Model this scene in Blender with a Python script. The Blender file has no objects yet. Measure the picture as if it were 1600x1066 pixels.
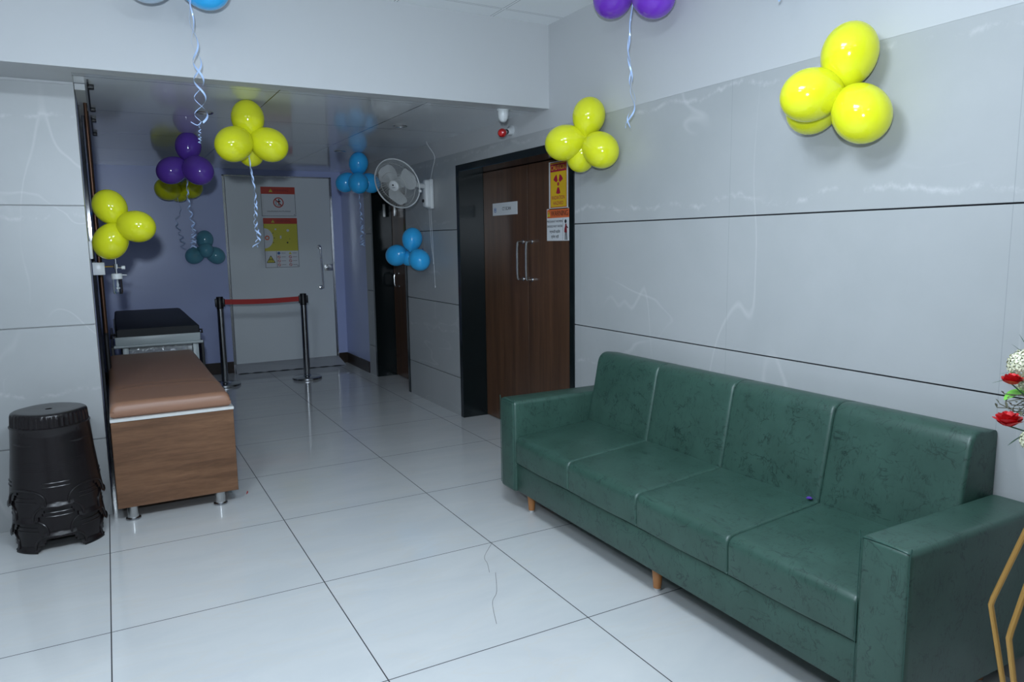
import bpy, bmesh, math, random
from mathutils import Vector, Matrix, noise
random.seed(7)
PI = math.pi
sc = bpy.context.scene
COL = sc.collection

# ------------------------------------------------------------------ camera
cam_d = bpy.data.cameras.new('camera')
cam_d.sensor_fit = 'HORIZONTAL'; cam_d.sensor_width = 36.0
cam_d.lens = 1137.96 / 1600 * 36.0
cam_d.clip_start = 0.05; cam_d.clip_end = 60
cam = bpy.data.objects.new('camera', cam_d); COL.objects.link(cam)
_r = Vector((0.87485792, -0.48418702, -0.01365805)); _w = Vector((0.47806654, 0.86764988, -0.13651399))
_u = _r.cross(_w)
_m = Matrix((_r, _u, -_w)).transposed().to_4x4(); _m.translation = (0, 0, 1.5)
cam.matrix_world = _m
sc.camera = cam

# ------------------------------------------------------------------ world, light, exposure
wd = bpy.data.worlds.new('world'); sc.world = wd; wd.use_nodes = True
wd.node_tree.nodes['Background'].inputs[0].default_value = (0.55, 0.65, 0.8, 1)
wd.node_tree.nodes['Background'].inputs[1].default_value = 0.15
sc.view_settings.view_transform = 'Standard'; sc.view_settings.look = 'None'
sc.view_settings.gamma = 1.0; sc.view_settings.exposure = 0.0
sc.view_settings.use_curve_mapping = False

def area(name, loc, target, size, power, color=(1, 1, 1), size_y=None):
    d = bpy.data.lights.new(name, 'AREA'); d.energy = power; d.color = color
    d.size = size
    if size_y: d.shape = 'RECTANGLE'; d.size_y = size_y
    o = bpy.data.objects.new(name, d); COL.objects.link(o); o.location = loc
    o.rotation_euler = (Vector(target) - Vector(loc)).to_track_quat('-Z', 'Y').to_euler()
    return o
COOL = (0.74, 0.87, 1.0)
# the photographer's flash on top of the camera, head tilted up so that it mostly lights ceiling, beam and corridor
_d = bpy.data.lights.new('camera_flash', 'SPOT'); _d.energy = 365; _d.color = COOL; _d.spot_size = math.radians(118); _d.spot_blend = 1.0
_d.shadow_soft_size = 0.045
_o = bpy.data.objects.new('camera_flash', _d); COL.objects.link(_o); _o.location = (-0.06, 0.0, 1.745)
_o.rotation_euler = Vector((0.40, 0.85, 0.34)).to_track_quat('-Z', 'Y').to_euler()
PANELS = ((-0.75, 1.30), (0.70, 1.48), (-1.05, -0.6), (0.80, -0.6))
for _x, _y in PANELS:
    area('ceiling_panel_light', (_x, _y, 2.835), (_x, _y, 0), 0.58, 47 if _y > 0 else 2, COOL)  # unseen ceiling panels, placed and powered as room fill

# ------------------------------------------------------------------ materials
class NT:
    def __init__(s, name):
        s.m = bpy.data.materials.new(name); s.m.use_nodes = True
        s.t = s.m.node_tree; s.b = s.t.nodes['Principled BSDF']
    def n(s, typ, **kw):
        x = s.t.nodes.new(typ)
        for k, v in kw.items(): setattr(x, k, v)
        return x
    def put(s, sock, v):
        if isinstance(v, bpy.types.NodeSocket): s.t.links.new(v, sock)
        else: sock.default_value = v
    def math(s, op, a, b=0.0, c=0.0):
        x = s.n('ShaderNodeMath', operation=op)
        s.put(x.inputs[0], a); s.put(x.inputs[1], b); s.put(x.inputs[2], c)
        return x.outputs[0]
    def pos(s):
        g = s.n('ShaderNodeNewGeometry'); return g.outputs['Position']
    def objc(s):
        g = s.n('ShaderNodeTexCoord'); return g.outputs['Object']
    def xyz(s, v):
        x = s.n('ShaderNodeSeparateXYZ'); s.put(x.inputs[0], v); return x.outputs
    def scale(s, v, sv, rot=(0, 0, 0)):
        x = s.n('ShaderNodeMapping'); s.put(x.inputs[0], v); x.inputs['Scale'].default_value = sv
        x.inputs['Rotation'].default_value = rot
        return x.outputs[0]
    def noise(s, v, sc_=5, det=4, rough=.5, dist=0):
        x = s.n('ShaderNodeTexNoise'); s.put(x.inputs['Vector'], v)
        x.inputs['Scale'].default_value = sc_; x.inputs['Detail'].default_value = det
        x.inputs['Roughness'].default_value = rough; x.inputs['Distortion'].default_value = dist
        return x.outputs[0]
    def ramp(s, f, a, b, lo=0.0, hi=1.0):
        x = s.n('ShaderNodeMapRange'); s.put(x.inputs[0], f)
        x.inputs[1].default_value = a; x.inputs[2].default_value = b
        x.inputs[3].default_value = lo; x.inputs[4].default_value = hi
        return x.outputs[0]
    def mix(s, f, a, b):
        x = s.n('ShaderNodeMix', data_type='RGBA')
        s.put(x.inputs[0], f)
        for sock, v in ((x.inputs[6], a), (x.inputs[7], b)):
            s.put(sock, v if isinstance(v, bpy.types.NodeSocket) else (*v, 1))
        return x.outputs[2]
    def lines(s, c, o, sp, w):       # 1 on the joint lines
        f = s.math('FRACT', s.math('DIVIDE', s.math('SUBTRACT', c, o), sp))
        d = s.math('MULTIPLY', s.math('MINIMUM', f, s.math('SUBTRACT', 1.0, f)), sp)
        return s.math('LESS_THAN', d, w / 2)
    def vein(s, v, sc_, w, dist=.6, det=5):   # thin ridges
        n_ = s.noise(v, sc_, det, .55, dist)
        return s.ramp(s.math('ABSOLUTE', s.math('SUBTRACT', n_, .5)), 0, w, 1, 0)
    def bump(s, h, st=.2, d=.01):
        x = s.n('ShaderNodeBump'); x.inputs['Strength'].default_value = st; x.inputs['Distance'].default_value = d
        s.put(x.inputs['Height'], h); s.t.links.new(x.outputs[0], s.b.inputs['Normal'])

def mat(name, col, rough=.5, metal=0, spec=.5, **kw):
    q = NT(name)
    q.b.inputs['Base Color'].default_value = (*col, 1); q.b.inputs['Roughness'].default_value = rough
    q.b.inputs['Metallic'].default_value = metal; q.b.inputs['Specular IOR Level'].default_value = spec
    for k, v in kw.items(): q.b.inputs[k].default_value = v
    return q.m

def m_floor():
    q = NT('vitrified_floor_tile'); x, y, z = q.xyz(q.pos())[:3]
    g = q.math('MAXIMUM', q.lines(x, -0.0984, 0.83694, .0045), q.lines(y, 2.2594, 0.8489, .0045))
    v = q.scale(q.pos(), (1.0, 3.2, 1), (0, 0, .9))
    a = q.noise(v, 1.6, 6, .6, .8)
    c = q.mix(q.ramp(a, .35, .7), (.56, .575, .58), (.61, .615, .61))
    c = q.mix(q.math('MULTIPLY', q.vein(v, 1.1, .02), .35), c, (.60, .58, .54))
    c = q.mix(g, c, (.035, .035, .04))
    q.put(q.b.inputs['Base Color'], c)
    q.put(q.b.inputs['Roughness'], q.ramp(g, 0, 1, .10, .7))
    q.b.inputs['Specular IOR Level'].default_value = .5
    return q.m

def m_marble(name, oy, along='y'):
    q = NT(name); P = q.pos(); x, y, z = q.xyz(P)[:3]
    n1 = q.noise(P, 1.3, 5, .55, .3)
    c = q.mix(q.ramp(n1, .3, .7), (.355, .37, .375), (.41, .42, .425))
    pv = q.scale(P, (1, .55, 1.5), (.25, 0, 0))
    m1 = q.ramp(q.noise(P, 1.7, 2), .48, .60)
    pv = q.scale(P, (1, .35, 1.0), (.95, 0, 0))
    c = q.mix(q.math('MULTIPLY', q.math('MULTIPLY', q.vein(pv, 1.1, .0045, .12, 3), m1), .26), c, (.66, .66, .66))
    pw = q.scale(P, (1, 1.0, .28), (-.25, 0, 0))
    c = q.mix(q.math('MULTIPLY', q.math('MULTIPLY', q.vein(pw, .9, .004, .1, 3), q.ramp(q.noise(P, 1.4, 2), .45, .6)), .28), c, (.66, .66, .65))
    # wispy bands of the slab pattern along the slab edges
    for off, amp in ((1.55, .24), (2.08, .20), (.62, .22)):
        wv = q.math('ADD', q.math('MULTIPLY', q.noise(q.scale(P, (1, 1, 0)), 2.6, 6, .62, .4), amp), off)
        d = q.math('ABSOLUTE', q.math('SUBTRACT', z, wv))
        wisp = q.math('MULTIPLY', q.ramp(d, 0, .016, 1, 0), q.ramp(q.noise(P, 11, 5, .7), .45, .66))
        c = q.mix(q.math('MULTIPLY', wisp, .45), c, (.68, .68, .68))
    c = q.mix(q.math('MULTIPLY', q.lines(y if along == 'y' else x, oy, 1.2385, .0022), .55), c, (.22, .24, .25))
    q.put(q.b.inputs['Base Color'], c); q.b.inputs['Roughness'].default_value = .38
    return q.m

def m_leather():
    q = NT('green_leatherette'); P = q.objc()
    n0 = q.noise(P, 6, 4, .6)
    c = q.mix(q.ramp(n0, .3, .7), (.027, .068, .052), (.037, .089, .069))
    pv = q.scale(P, (1.5, .45, .6), (.35, .15, .9))
    v1 = q.math('MULTIPLY', q.vein(pv, 20, .020, .5, 5), q.ramp(q.noise(P, 15, 3), .44, .60))
    pw = q.scale(P, (.6, 1.6, .5), (.2, -.3, -.5))
    v2 = q.math('MULTIPLY', q.vein(pw, 26, .022, .5, 5), q.ramp(q.noise(P, 21, 3), .46, .62))
    c = q.mix(q.math('MULTIPLY', q.math('MAXIMUM', v1, v2), .78), c, (.004, .018, .015))
    q.put(q.b.inputs['Base Color'], c)
    q.b.inputs['Roughness'].default_value = .40; q.b.inputs['Specular IOR Level'].default_value = .55
    q.bump(q.math('ADD', q.noise(P, 260, 2, .5), q.math('MULTIPLY', n0, 3)), .06, .004)
    return q.m

def m_wood(name, a, b, vec_scale, rough=.35, sc_=3, det=5, spec=.4):
    q = NT(name); P = q.scale(q.objc(), vec_scale)
    n1 = q.noise(P, sc_, det, .6, .5); n2 = q.noise(P, sc_ * 7, 3, .6)
    f = q.ramp(q.math('ADD', q.math('MULTIPLY', n1, .75), q.math('MULTIPLY', n2, .25)), .35, .65)
    q.put(q.b.inputs['Base Color'], q.mix(f, a, b)); q.b.inputs['Roughness'].default_value = rough
    q.b.inputs['Specular IOR Level'].default_value = spec
    return q.m

def m_corr_ceiling():
    q = NT('glossy_aluminium_panel'); x, y, z = q.xyz(q.pos())[:3]
    g = q.math('MAXIMUM', q.math('MULTIPLY', q.lines(x, .93, .892, .006), q.math('GREATER_THAN', x, .5)), q.lines(y, 4.43, 1.04, .006))
    q.put(q.b.inputs['Base Color'], q.mix(g, (.74, .77, .80), (.02, .02, .02)))
    q.b.inputs['Roughness'].default_value = .09; q.b.inputs['Specular IOR Level'].default_value = .75
    q.bump(q.noise(q.pos(), 2.2, 2), .06, .02)
    return q.m

def m_grid_ceiling():
    q = NT('ceiling_tile'); x, y, z = q.xyz(q.pos())[:3]
    g = q.math('MAXIMUM', q.lines(x, 2.172, .617, .012), q.lines(y, 3.985, .617, .012))
    e = q.math('MAXIMUM', q.lines(x, 2.172, .617, .022), q.lines(y, 3.985, .617, .022))
    c = q.mix(e, (.80, .82, .84), (.40, .41, .43)); c = q.mix(g, c, (.84, .86, .88))
    q.put(q.b.inputs['Base Color'], c); q.b.inputs['Roughness'].default_value = .8
    return q.m

def m_balloon(name, col):
    q = NT(name)
    q.b.inputs['Base Color'].default_value = (*col, 1); q.b.inputs['Roughness'].default_value = .11
    q.b.inputs['Specular IOR Level'].default_value = .5
    q.b.inputs['Subsurface Weight'].default_value = .35
    q.b.inputs['Subsurface Radius'].default_value = (.05, .05, .05)
    q.b.inputs['Subsurface Scale'].default_value = .4
    q.b.inputs['Sheen Weight'].default_value = .0
    return q.m

M = dict(
    floor=m_floor(), marble=m_marble('marble_slab', 2.548), marble_x=m_marble('marble_slab_pillar', -1.15, 'x'),
    leather=m_leather(), ccell=m_corr_ceiling(), gceil=m_grid_ceiling(),
    white_paint=mat('white_wall_paint', (.51, .52, .53), .55), joint=mat('dark_joint', (.012, .013, .018), .7),
    lavender=mat('lavender_laminate', (.44, .50, .78), .28), dark_panel=mat('dark_granite_panel', (.012, .013, .018), .08),
    granite=mat('black_granite', (.006, .010, .011), .16), skirting=mat('brown_skirting', (.030, .018, .013), .3),
    white_door=mat('off_white_door', (.70, .74, .76), .35), ramp=mat('grey_ramp', (.42, .43, .45), .2),
    door_wood=m_wood('walnut_veneer', (.062, .031, .018), (.125, .060, .032), (9, 9, .35), .32, 2.2),
    bench_wood=m_wood('brown_laminate', (.110, .052, .026), (.215, .108, .056), (.9, .9, 8), .35, 2.4),
    tan=mat('tan_leatherette', (.31, .16, .10), .42), chrome=mat('chrome', (.75, .76, .78), .12, 1),
    steel=mat('brushed_steel', (.62, .62, .62), .25, 1), dark_steel=mat('dark_polished_steel', (.40, .41, .43), .24, 1),
    rim_white=mat('white_laminate_edge', (.66, .66, .64), .4), plastic_dark=mat('dark_brown_plastic', (.009, .0065, .0075), .26),
    black=mat('black_plastic', (.008, .008, .01), .4), blackv=mat('black_vinyl', (.007, .009, .012), .5, 0, .3),
    frame_grey=mat('light_grey_enamel', (.42, .47, .48), .35), wrap=mat('clear_plastic_wrap', (.75, .78, .8), .12, 0, .8, Alpha=.45),
    red_belt=mat('red_webbing', (.45, .012, .010), .6), white_pl=mat('white_plastic', (.66, .68, .69), .3),
    red_glass=mat('red_lamp_glass', (.55, .010, .010), .12), clear=mat('clear_bottle', (.9, .95, 1), .03, 0, .5, **{'Transmission Weight': 1.0, 'IOR': 1.25}),
    copper=mat('copper_pipe', (.09, .045, .028), .35, .8), brass=mat('brass', (.5, .33, .1), .3, 1),
    gold=mat('gold_painted_metal', (.50, .28, .075), .38, .55), leg_wood=mat('honey_wood_leg', (.46, .19, .06), .35),
    paper=mat('white_paper', (.68, .70, .72), .45), ink=mat('black_ink', (.012, .012, .015), .5),
    sign_red=mat('sign_red', (.50, .045, .022), .45), sign_yel=mat('sign_yellow', (.62, .56, .05), .45),
    cau_yel=mat('caution_yellow', (.80, .50, .02), .4), cau_red=mat('caution_magenta_red', (.42, .014, .055), .4),
    warn_or=mat('warning_orange', (.72, .15, .045), .4), fig_red=mat('dark_red_ink', (.22, .012, .02), .5),
    grey_ink=mat('grey_ink', (.22, .22, .24), .5), blue_ink=mat('blue_ink', (.04, .12, .35), .5),
    yellow=m_balloon('yellow_balloon', (.72, .74, .02)), purple=m_balloon('purple_balloon', (.14, .06, .43)),
    violet=m_balloon('violet_balloon', (.19, .045, .55)),
    cyan=m_balloon('blue_balloon', (.045, .48, .95)), teal=m_balloon('dull_blue_balloon', (.14, .38, .47)), pale=m_balloon('pale_blue_balloon', (.45, .58, .72)),  # teal: colour darkened to stand for flash falloff at the back wall
    ribbon=mat('pale_blue_ribbon', (.50, .66, .98), .22, .2), fan_blade=mat('fan_blade_plastic', (.52, .54, .55), .35),
    fan_wire=mat('fan_cage_wire', (.50, .51, .50), .4), rose=mat('red_petal', (.62, .012, .018), .5),
    cream=mat('cream_petal', (.72, .72, .52), .6), pink=mat('pink_petal', (.65, .06, .16), .5),
    leaf=mat('bright_leaf', (.18, .55, .06), .4), leaf_dark=mat('dark_leaf', (.04, .11, .05), .5), stem=mat('thin_stem', (.10, .10, .06), .6),
    fold=mat('seam_piping', (.02, .07, .055), .35), hair=mat('dark_hair', (.04, .03, .025), .5), panel_emit=None,
    pipe_dark=mat('dark_gap', (.006, .006, .008), .5), pad=mat('white_foot_pad', (.6, .6, .6), .5),
)
_q = NT('lit_diffuser'); _q.b.inputs['Emission Color'].default_value = (.85, .92, 1, 1); _q.b.inputs['Emission Strength'].default_value = 6
M['panel_emit'] = _q.m

# ------------------------------------------------------------------ helpers
WORLD = {}
def finish(me, ang=35):
    for p in me.polygons: p.use_smooth = True
    me.set_sharp_from_angle(angle=math.radians(ang))

def obj(name, bm, m, parent=None, origin=None, label=None, ang=35, recalc=True):
    """Links bm (built in world coordinates) as ONE mesh object."""
    org = WORLD[parent.name].copy() if parent is not None else Vector(origin if origin is not None else (0, 0, 0))
    if recalc: bmesh.ops.recalc_face_normals(bm, faces=bm.faces)
    bmesh.ops.translate(bm, verts=bm.verts, vec=-org)
    me = bpy.data.meshes.new(name); bm.to_mesh(me); bm.free(); finish(me, ang)
    me.materials.append(M[m] if isinstance(m, str) else m)
    o = bpy.data.objects.new(name, me); COL.objects.link(o)
    if parent is not None: o.parent = parent
    else: o.location = org
    WORLD[o.name] = org
    if label: o['label'] = label
    return o

def thing(name, label, cat, loc, group=None):
    o = bpy.data.objects.new(name, None); COL.objects.link(o); o.location = loc; o.empty_display_size = .05
    WORLD[o.name] = Vector(loc); o['label'] = label; o['category'] = cat
    if group: o['group'] = group
    return o

def tag(o, label, cat, group=None):
    o['label'] = label; o['category'] = cat
    if group: o['group'] = group
    return o

def struct(name, bm, m, parent=None, **kw):
    o = obj(name, bm, m, parent, **kw)
    if parent is None: o['kind'] = 'structure'
    return o
def struct_empty(name, loc):
    o = bpy.data.objects.new(name, None); COL.objects.link(o); o.location = loc; WORLD[o.name] = Vector(loc)
    o['kind'] = 'structure'; return o

def BM(): return bmesh.new()

def box(bm, x0, x1, y0, y1, z0, z1, bev=0, seg=3, mtx=None):
    vs = [bm.verts.new((x, y, z)) for x in (x0, x1) for y in (y0, y1) for z in (z0, z1)]
    fs = [(0, 1, 3, 2), (4, 6, 7, 5), (0, 4, 5, 1), (2, 3, 7, 6), (0, 2, 6, 4), (1, 5, 7, 3)]
    F = [bm.faces.new([vs[i] for i in f]) for f in fs]
    if mtx is not None: bmesh.ops.transform(bm, matrix=mtx, verts=vs)
    if bev:
        E_ = list({e for f in F for e in f.edges})
        bmesh.ops.bevel(bm, geom=E_, offset=bev, segments=seg, affect='EDGES', profile=.5)
    return bm

def frame(n, up=(0, 0, 1)):
    n = Vector(n).normalized(); a = Vector(up)
    if abs(n.dot(a)) > .98: a = Vector((1, 0, 0))
    x = a.cross(n).normalized(); y = n.cross(x)
    return x, y, n

def tube(bm, pts, r, seg=8, caps=True):
    pts = [Vector(p) for p in pts]; n = len(pts)
    rr = r if isinstance(r, (list, tuple)) else [r] * n
    rings = []; x = None
    for i, p in enumerate(pts):
        t = (pts[min(i + 1, n - 1)] - pts[max(i - 1, 0)]).normalized()
        if x is None: x = frame(t)[0]
        else: x = (x - t * x.dot(t)).normalized()
        y = t.cross(x)
        rings.append([bm.verts.new(p + (x * math.cos(2 * PI * k / seg) + y * math.sin(2 * PI * k / seg)) * rr[i]) for k in range(seg)])
    for a, b in zip(rings, rings[1:]):
        for k in range(seg): bm.faces.new((a[k], a[(k + 1) % seg], b[(k + 1) % seg], b[k]))
    if caps: bm.faces.new(rings[0][::-1]); bm.faces.new(rings[-1])
    return bm

def lathe(bm, prof, seg=24, origin=(0, 0, 0), axis=(0, 0, 1), sx=1, sy=1, caps=True):
    """prof: list of (radius, height along axis)."""
    o = Vector(origin); X, Y, N = frame(axis, (0, 1, 0) if abs(Vector(axis).normalized().z) > .9 else (0, 0, 1))
    rings = []
    for r, h in prof:
        if r < 1e-6: rings.append([bm.verts.new(o + N * h)])
        else: rings.append([bm.verts.new(o + N * h + X * (r * sx * math.cos(2 * PI * k / seg)) + Y * (r * sy * math.sin(2 * PI * k / seg))) for k in range(seg)])
    for a, b in zip(rings, rings[1:]):
        for k in range(seg):
            k2 = (k + 1) % seg
            if len(a) == 1 and len(b) == 1: continue
            if len(a) == 1: bm.faces.new((a[0], b[k], b[k2]))
            elif len(b) == 1: bm.faces.new((a[k], a[k2], b[0]))
            else: bm.faces.new((a[k], a[k2], b[k2], b[k]))
    if caps:
        if len(rings[0]) > 1: bm.faces.new(rings[0][::-1])
        if len(rings[-1]) > 1: bm.faces.new(rings[-1])
    return bm

def smooth_path(pts, k=8):
    P = [Vector(p) for p in pts]; out = []
    for i in range(len(P) - 1):
        p0 = P[max(i - 1, 0)]; p1 = P[i]; p2 = P[i + 1]; p3 = P[min(i + 2, len(P) - 1)]
        for j in range(k):
            t = j / k
            out.append(.5 * ((2 * p1) + (p2 - p0) * t + (2 * p0 - 5 * p1 + 4 * p2 - p3) * t * t + (3 * p1 - p0 - 3 * p2 + p3) * t ** 3))
    out.append(P[-1]); return out

def poly(bm, pts, th, o, U, V, N):
    """extruded polygon: 2D pts in frame (U right, V up), thickness along N"""
    a = [bm.verts.new(o + U * x + V * y + N * th) for x, y in pts]
    b = [bm.verts.new(o + U * x + V * y) for x, y in pts]
    bm.faces.new(a); bm.faces.new(b[::-1])
    n = len(pts)
    for i in range(n): bm.faces.new((a[i], b[i], b[(i + 1) % n], a[(i + 1) % n]))

def text_bm(body, size, o, U, V, N, th=.0004, ax='CENTER', xs=1.0):
    cu = bpy.data.curves.new('t', 'FONT'); cu.body = body; cu.size = size; cu.align_x = ax; cu.align_y = 'CENTER'
    cu.extrude = th; cu.resolution_u = 3
    ob = bpy.data.objects.new('t', cu); COL.objects.link(ob)
    bpy.context.view_layer.update()
    me = bpy.data.meshes.new_from_object(ob.evaluated_get(bpy.context.evaluated_depsgraph_get()))
    bm = bmesh.new(); bm.from_mesh(me)
    bpy.data.objects.remove(ob); bpy.data.curves.remove(cu); bpy.data.meshes.remove(me)
    m = Matrix((U * xs, V, N)).transposed().to_4x4(); m.translation = o
    bmesh.ops.transform(bm, matrix=m, verts=bm.verts)
    return bm

# ------------------------------------------------------------------ the setting
XR = 2.581; YB = 9.0; XL = -0.078; ZC = 2.36; ZW = 2.86; YBEAM = 4.144; YP = 4.55
struct('floor', box(BM(), -3.3, 3.4, -3.2, 9.3, -.1, 0), 'floor')
struct('ceiling', box(BM(), -3.3, 2.75, -3.2, YBEAM + .12, ZW, ZW + .1), 'gceil')
struct('ceiling_corridor', box(BM(), -.2, 3.0, YBEAM + .12, YB + .1, ZC, ZC + .1), 'ccell')
bm = box(BM(), -3.3, XR, YBEAM, YBEAM + .12, 2.342, ZW)
box(bm, -3.3, -.081, YBEAM + .12, YP + .3, 2.35, 2.42)
struct('wall_beam', bm, 'white_paint')
struct('wall_behind', box(BM(), -3.3, 2.75, -3.3, -3.2, 0, ZW), 'dark_panel')  # unseen wall, made dark to cut light bounced back into the room
struct('wall_left', box(BM(), -3.4, -3.3, -3.3, YP + .1, 0, ZW), 'white_paint')

# right wall: rendered core with door openings, marble slabs in front, white band above
WT = 0.22
D1 = (3.85, 5.60); D2 = (6.80, 7.86)        # openings of the two right-hand doorways
DZ = 2.12
bm = BM()
for y0, y1 in ((-3.2, D1[0]), (D1[1], D2[0]), (D2[1], 8.10)):
    box(bm, XR + .012, XR + WT, y0, y1, 0, 2.22)
for y0, y1 in (D1, D2): box(bm, XR + .012, XR + WT, y0, y1, DZ, 2.22)
wr = struct('wall_right_core', bm, 'joint')
bm = BM()
box(bm, XR, XR + WT, -3.2, YBEAM + .0, 2.22, ZW); box(bm, XR, XR + WT, YBEAM, 8.10, 2.22, ZC)
struct('wall_right_upper', bm, 'white_paint')
bm = BM()
rows = [(0.0, .332), (.338, .962), (.968, 1.595), (1.601, 2.2199)]
for y0, y1 in ((-3.2, D1[0]), (D1[1], D2[0]), (D2[1], 8.10)):
    for z0, z1 in rows: box(bm, XR, XR + .0125, y0, y1, z0, z1, .001, 1)
for y0, y1 in (D1, D2): box(bm, XR, XR + .0125, y0, y1, DZ, 2.2199)
struct('wall_right_slabs', bm, 'marble')
struct('wall_right_lavender', box(BM(), XR, XR + WT, 8.10, YB + .1, 0, ZC), 'lavender')

# pillar on the left with marble slabs
bm = BM()
for z0, z1 in ((0, .440), (.446, 1.077), (1.083, 1.712), (1.718, 2.335)): box(bm, -3.3, -.081, YP, YP + .0125, z0, z1, .001, 1)
struct('wall_pillar_slabs', bm, 'marble_x')
struct('wall_pillar_core', box(BM(), -3.3, -.083, YP + .012, YP + .40, 0, 2.35), 'white_paint')
struct('wall_corridor_left', box(BM(), XL - .15, XL - .004, YP + .40, YB + .1, 0, ZC), 'lavender')
struct('trim_1', box(BM(), XL - .004, XL + .012, YP + .55, 8.2, 0, ZC - .02), 'dark_panel')
# back wall
bm = BM(); box(bm, XL - .15, 1.215, YB, YB + .12, 0, ZC); box(bm, 2.465, XR + .2, YB, YB + .12, 0, ZC); box(bm, 1.215, 2.465, YB, YB + .12, 2.29, ZC)
struct('wall_back', bm, 'lavender')
struct('baseboard_back_left', box(BM(), XL + .012, 1.215, YB - .012, YB, 0, .135), 'skirting')
struct('baseboard_back_right', box(BM(), 2.465, XR, YB - .012, YB, 0, .13), 'skirting')
struct('baseboard_right', box(BM(), XR - .012, XR, 8.105, YB - .012, 0, .13), 'skirting')
# white stone strip at foot of doorway jambs is left plain; ramp in front of back door
bm = BM()
vs = [bm.verts.new(p) for p in ((1.225, 9.0, .095), (2.46, 9.0, .095), (2.50, 8.80, .0), (1.225, 8.86, .0), (1.225, 9.0, 0), (2.46, 9.0, 0))]
for f in ((0, 1, 2, 3), (0, 3, 4), (1, 5, 2), (3, 2, 5, 4), (0, 4, 5, 1)): bm.faces.new([vs[i] for i in f])
struct('trim_2', bm, 'ramp')
_p = [(1.235 + .031 * k, 8.852 - (.031 * k) * .045 - (.004 if k % 5 in (1, 2, 3) else 0), .003) for k in range(41)]
bm = tube(BM(), _p, [(.008 if k % 5 in (1, 2, 3) else .0022) for k in range(41)], 6)
t = obj('sealant_strip', bm, 'pipe_dark', origin=(1.8, 8.83, 0)); tag(t, 'dark broken sealant line along the foot of the ramp at the white door', 'sealant')

# back door (white, sliding)
d = struct_empty('door_2', (1.84, 9.0, .1))
obj('door_leaf', box(BM(), 1.243, 2.437, 8.985, 9.03, .10, 2.275, .003, 1), 'white_door', d)
bm = BM()
for x0, x1 in ((1.215, 1.238), (2.442, 2.465)): box(bm, x0, x1, 8.99, 9.05, .095, 2.29)
box(bm, 1.215, 2.465, 8.99, 9.05, 2.28, 2.29)
obj('door_frame', bm, 'dark_steel', d)
bm = BM(); tube(bm, smooth_path([(2.272, 8.985, 1.455), (2.272, 8.93, 1.455), (2.276, 8.915, 1.43), (2.284, 8.915, 1.2), (2.290, 8.915, .99), (2.292, 8.93, .963), (2.292, 8.985, .963)], 6), .012, 10)
for z in (1.455, .963): lathe(bm, [(.026, 0), (.026, .006), (.02, .010)], 16, (2.28, 8.985, z), (0, -1, 0))
obj('door_handle', bm, 'chrome', d)
bm = box(BM(), 2.335, 2.432, 8.972, 8.986, 1.165, 1.245, .004, 2)
lk = obj('door_lock', bm, 'steel', d)
bm = lathe(BM(), [(.022, 0), (.022, .006), (.016, .008)], 16, (2.375, 8.972, 1.205), (0, -1, 0))
lathe(bm, [(.008, 0), (.008, .008)], 10, (2.412, 8.972, 1.205), (0, -1, 0))
obj('lock_cylinder', bm, 'dark_steel', lk)

# CT scan room double door, recessed in black granite
def doorway(name, y0, y1, seam, fw=.055):
    xd = 2.80
    d = struct_empty(name, (XR, (y0 + y1) / 2, 0))
    bm = BM()
    box(bm, XR - .006, xd + .06, y0, y0 + fw, 0, DZ, .002, 1)
    box(bm, XR - .006, xd + .06, y1 - fw, y1, 0, DZ, .002, 1)
    box(bm, XR - .006, xd + .06, y0 + fw, y1 - fw, DZ - fw, DZ, .002, 1)
    obj('door_frame', bm, 'granite', d)
    L = []
    for a, b in ((y0 + fw + .003, seam - .002), (seam + .002, y1 - fw - .003)):
        if b > a: L.append(obj('door_leaf', box(BM(), xd, xd + .04, a, b, .008, DZ - fw - .004, .002, 1), 'door_wood', d))
    obj('backing', box(BM(), xd + .04, xd + .06, y0, y1, 0, DZ), 'joint', d)
    return d, L
d1, leaves = doorway('door_1', D1[0], D1[1], 4.812)
def d_handle(y, z0, z1, parent, x=2.80):
    bm = BM(); pts = [(x, y, z1), (x - .035, y, z1), (x - .052, y, z1 - .018), (x - .055, y, (z0 + z1) / 2), (x - .052, y, z0 + .018), (x - .035, y, z0), (x, y, z0)]
    tube(bm, smooth_path(pts, 6), .0095, 10)
    for z in (z0, z1): lathe(bm, [(.016, 0), (.016, .004)], 14, (x, y, z), (-1, 0, 0))
    return obj('door_handle', bm, 'steel', parent)
d_handle(4.745, 1.206, 1.49, leaves[0]); d_handle(4.880, 1.206, 1.49, leaves[1])
d3, lv3 = doorway('door_3', D2[0], D2[1], 7.80, .05)
d_handle(7.64, 1.02, 1.16, lv3[0])
bm = box(BM(), 2.772, 2.80, 7.62, 7.66, 1.78, 1.90, .004, 2)
obj('tower_bolt', bm, 'steel', lv3[0])
bm = box(BM(), XR + .12, XR + .15, D2[1] - .053, D2[1] - .05, 1.78, 1.92, .001, 1)
obj('strike_plate', bm, 'steel', d3)
# granite kerb: pale grout smear at the foot of the first frame
# ceiling downlights in the corridor
for k, (x, y) in enumerate(((.635, 5.27), (1.985, 5.28), (2.0, 6.94))):
    t = thing('downlight', ['unlit round downlight in the corridor ceiling above the left-hand yellow and purple balloons',
                            'unlit round downlight in the corridor ceiling between the white beam and the wall fan',
                            'unlit round downlight in the corridor ceiling just before the hanging blue balloons'][k], 'downlight', (x, y, ZC), 'corridor ceiling downlights')
    obj('rim', lathe(BM(), [(.040, -.001), (.052, -.001), (.055, -.005), (.050, -.009), (.042, -.006), (.040, -.001)], 32, (x, y, ZC), (0, 0, 1), caps=False), 'steel', t)
    obj('diffuser', lathe(BM(), [(.041, -.004), (.041, -.001)], 24, (x, y, ZC)), 'white_pl', t)

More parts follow.
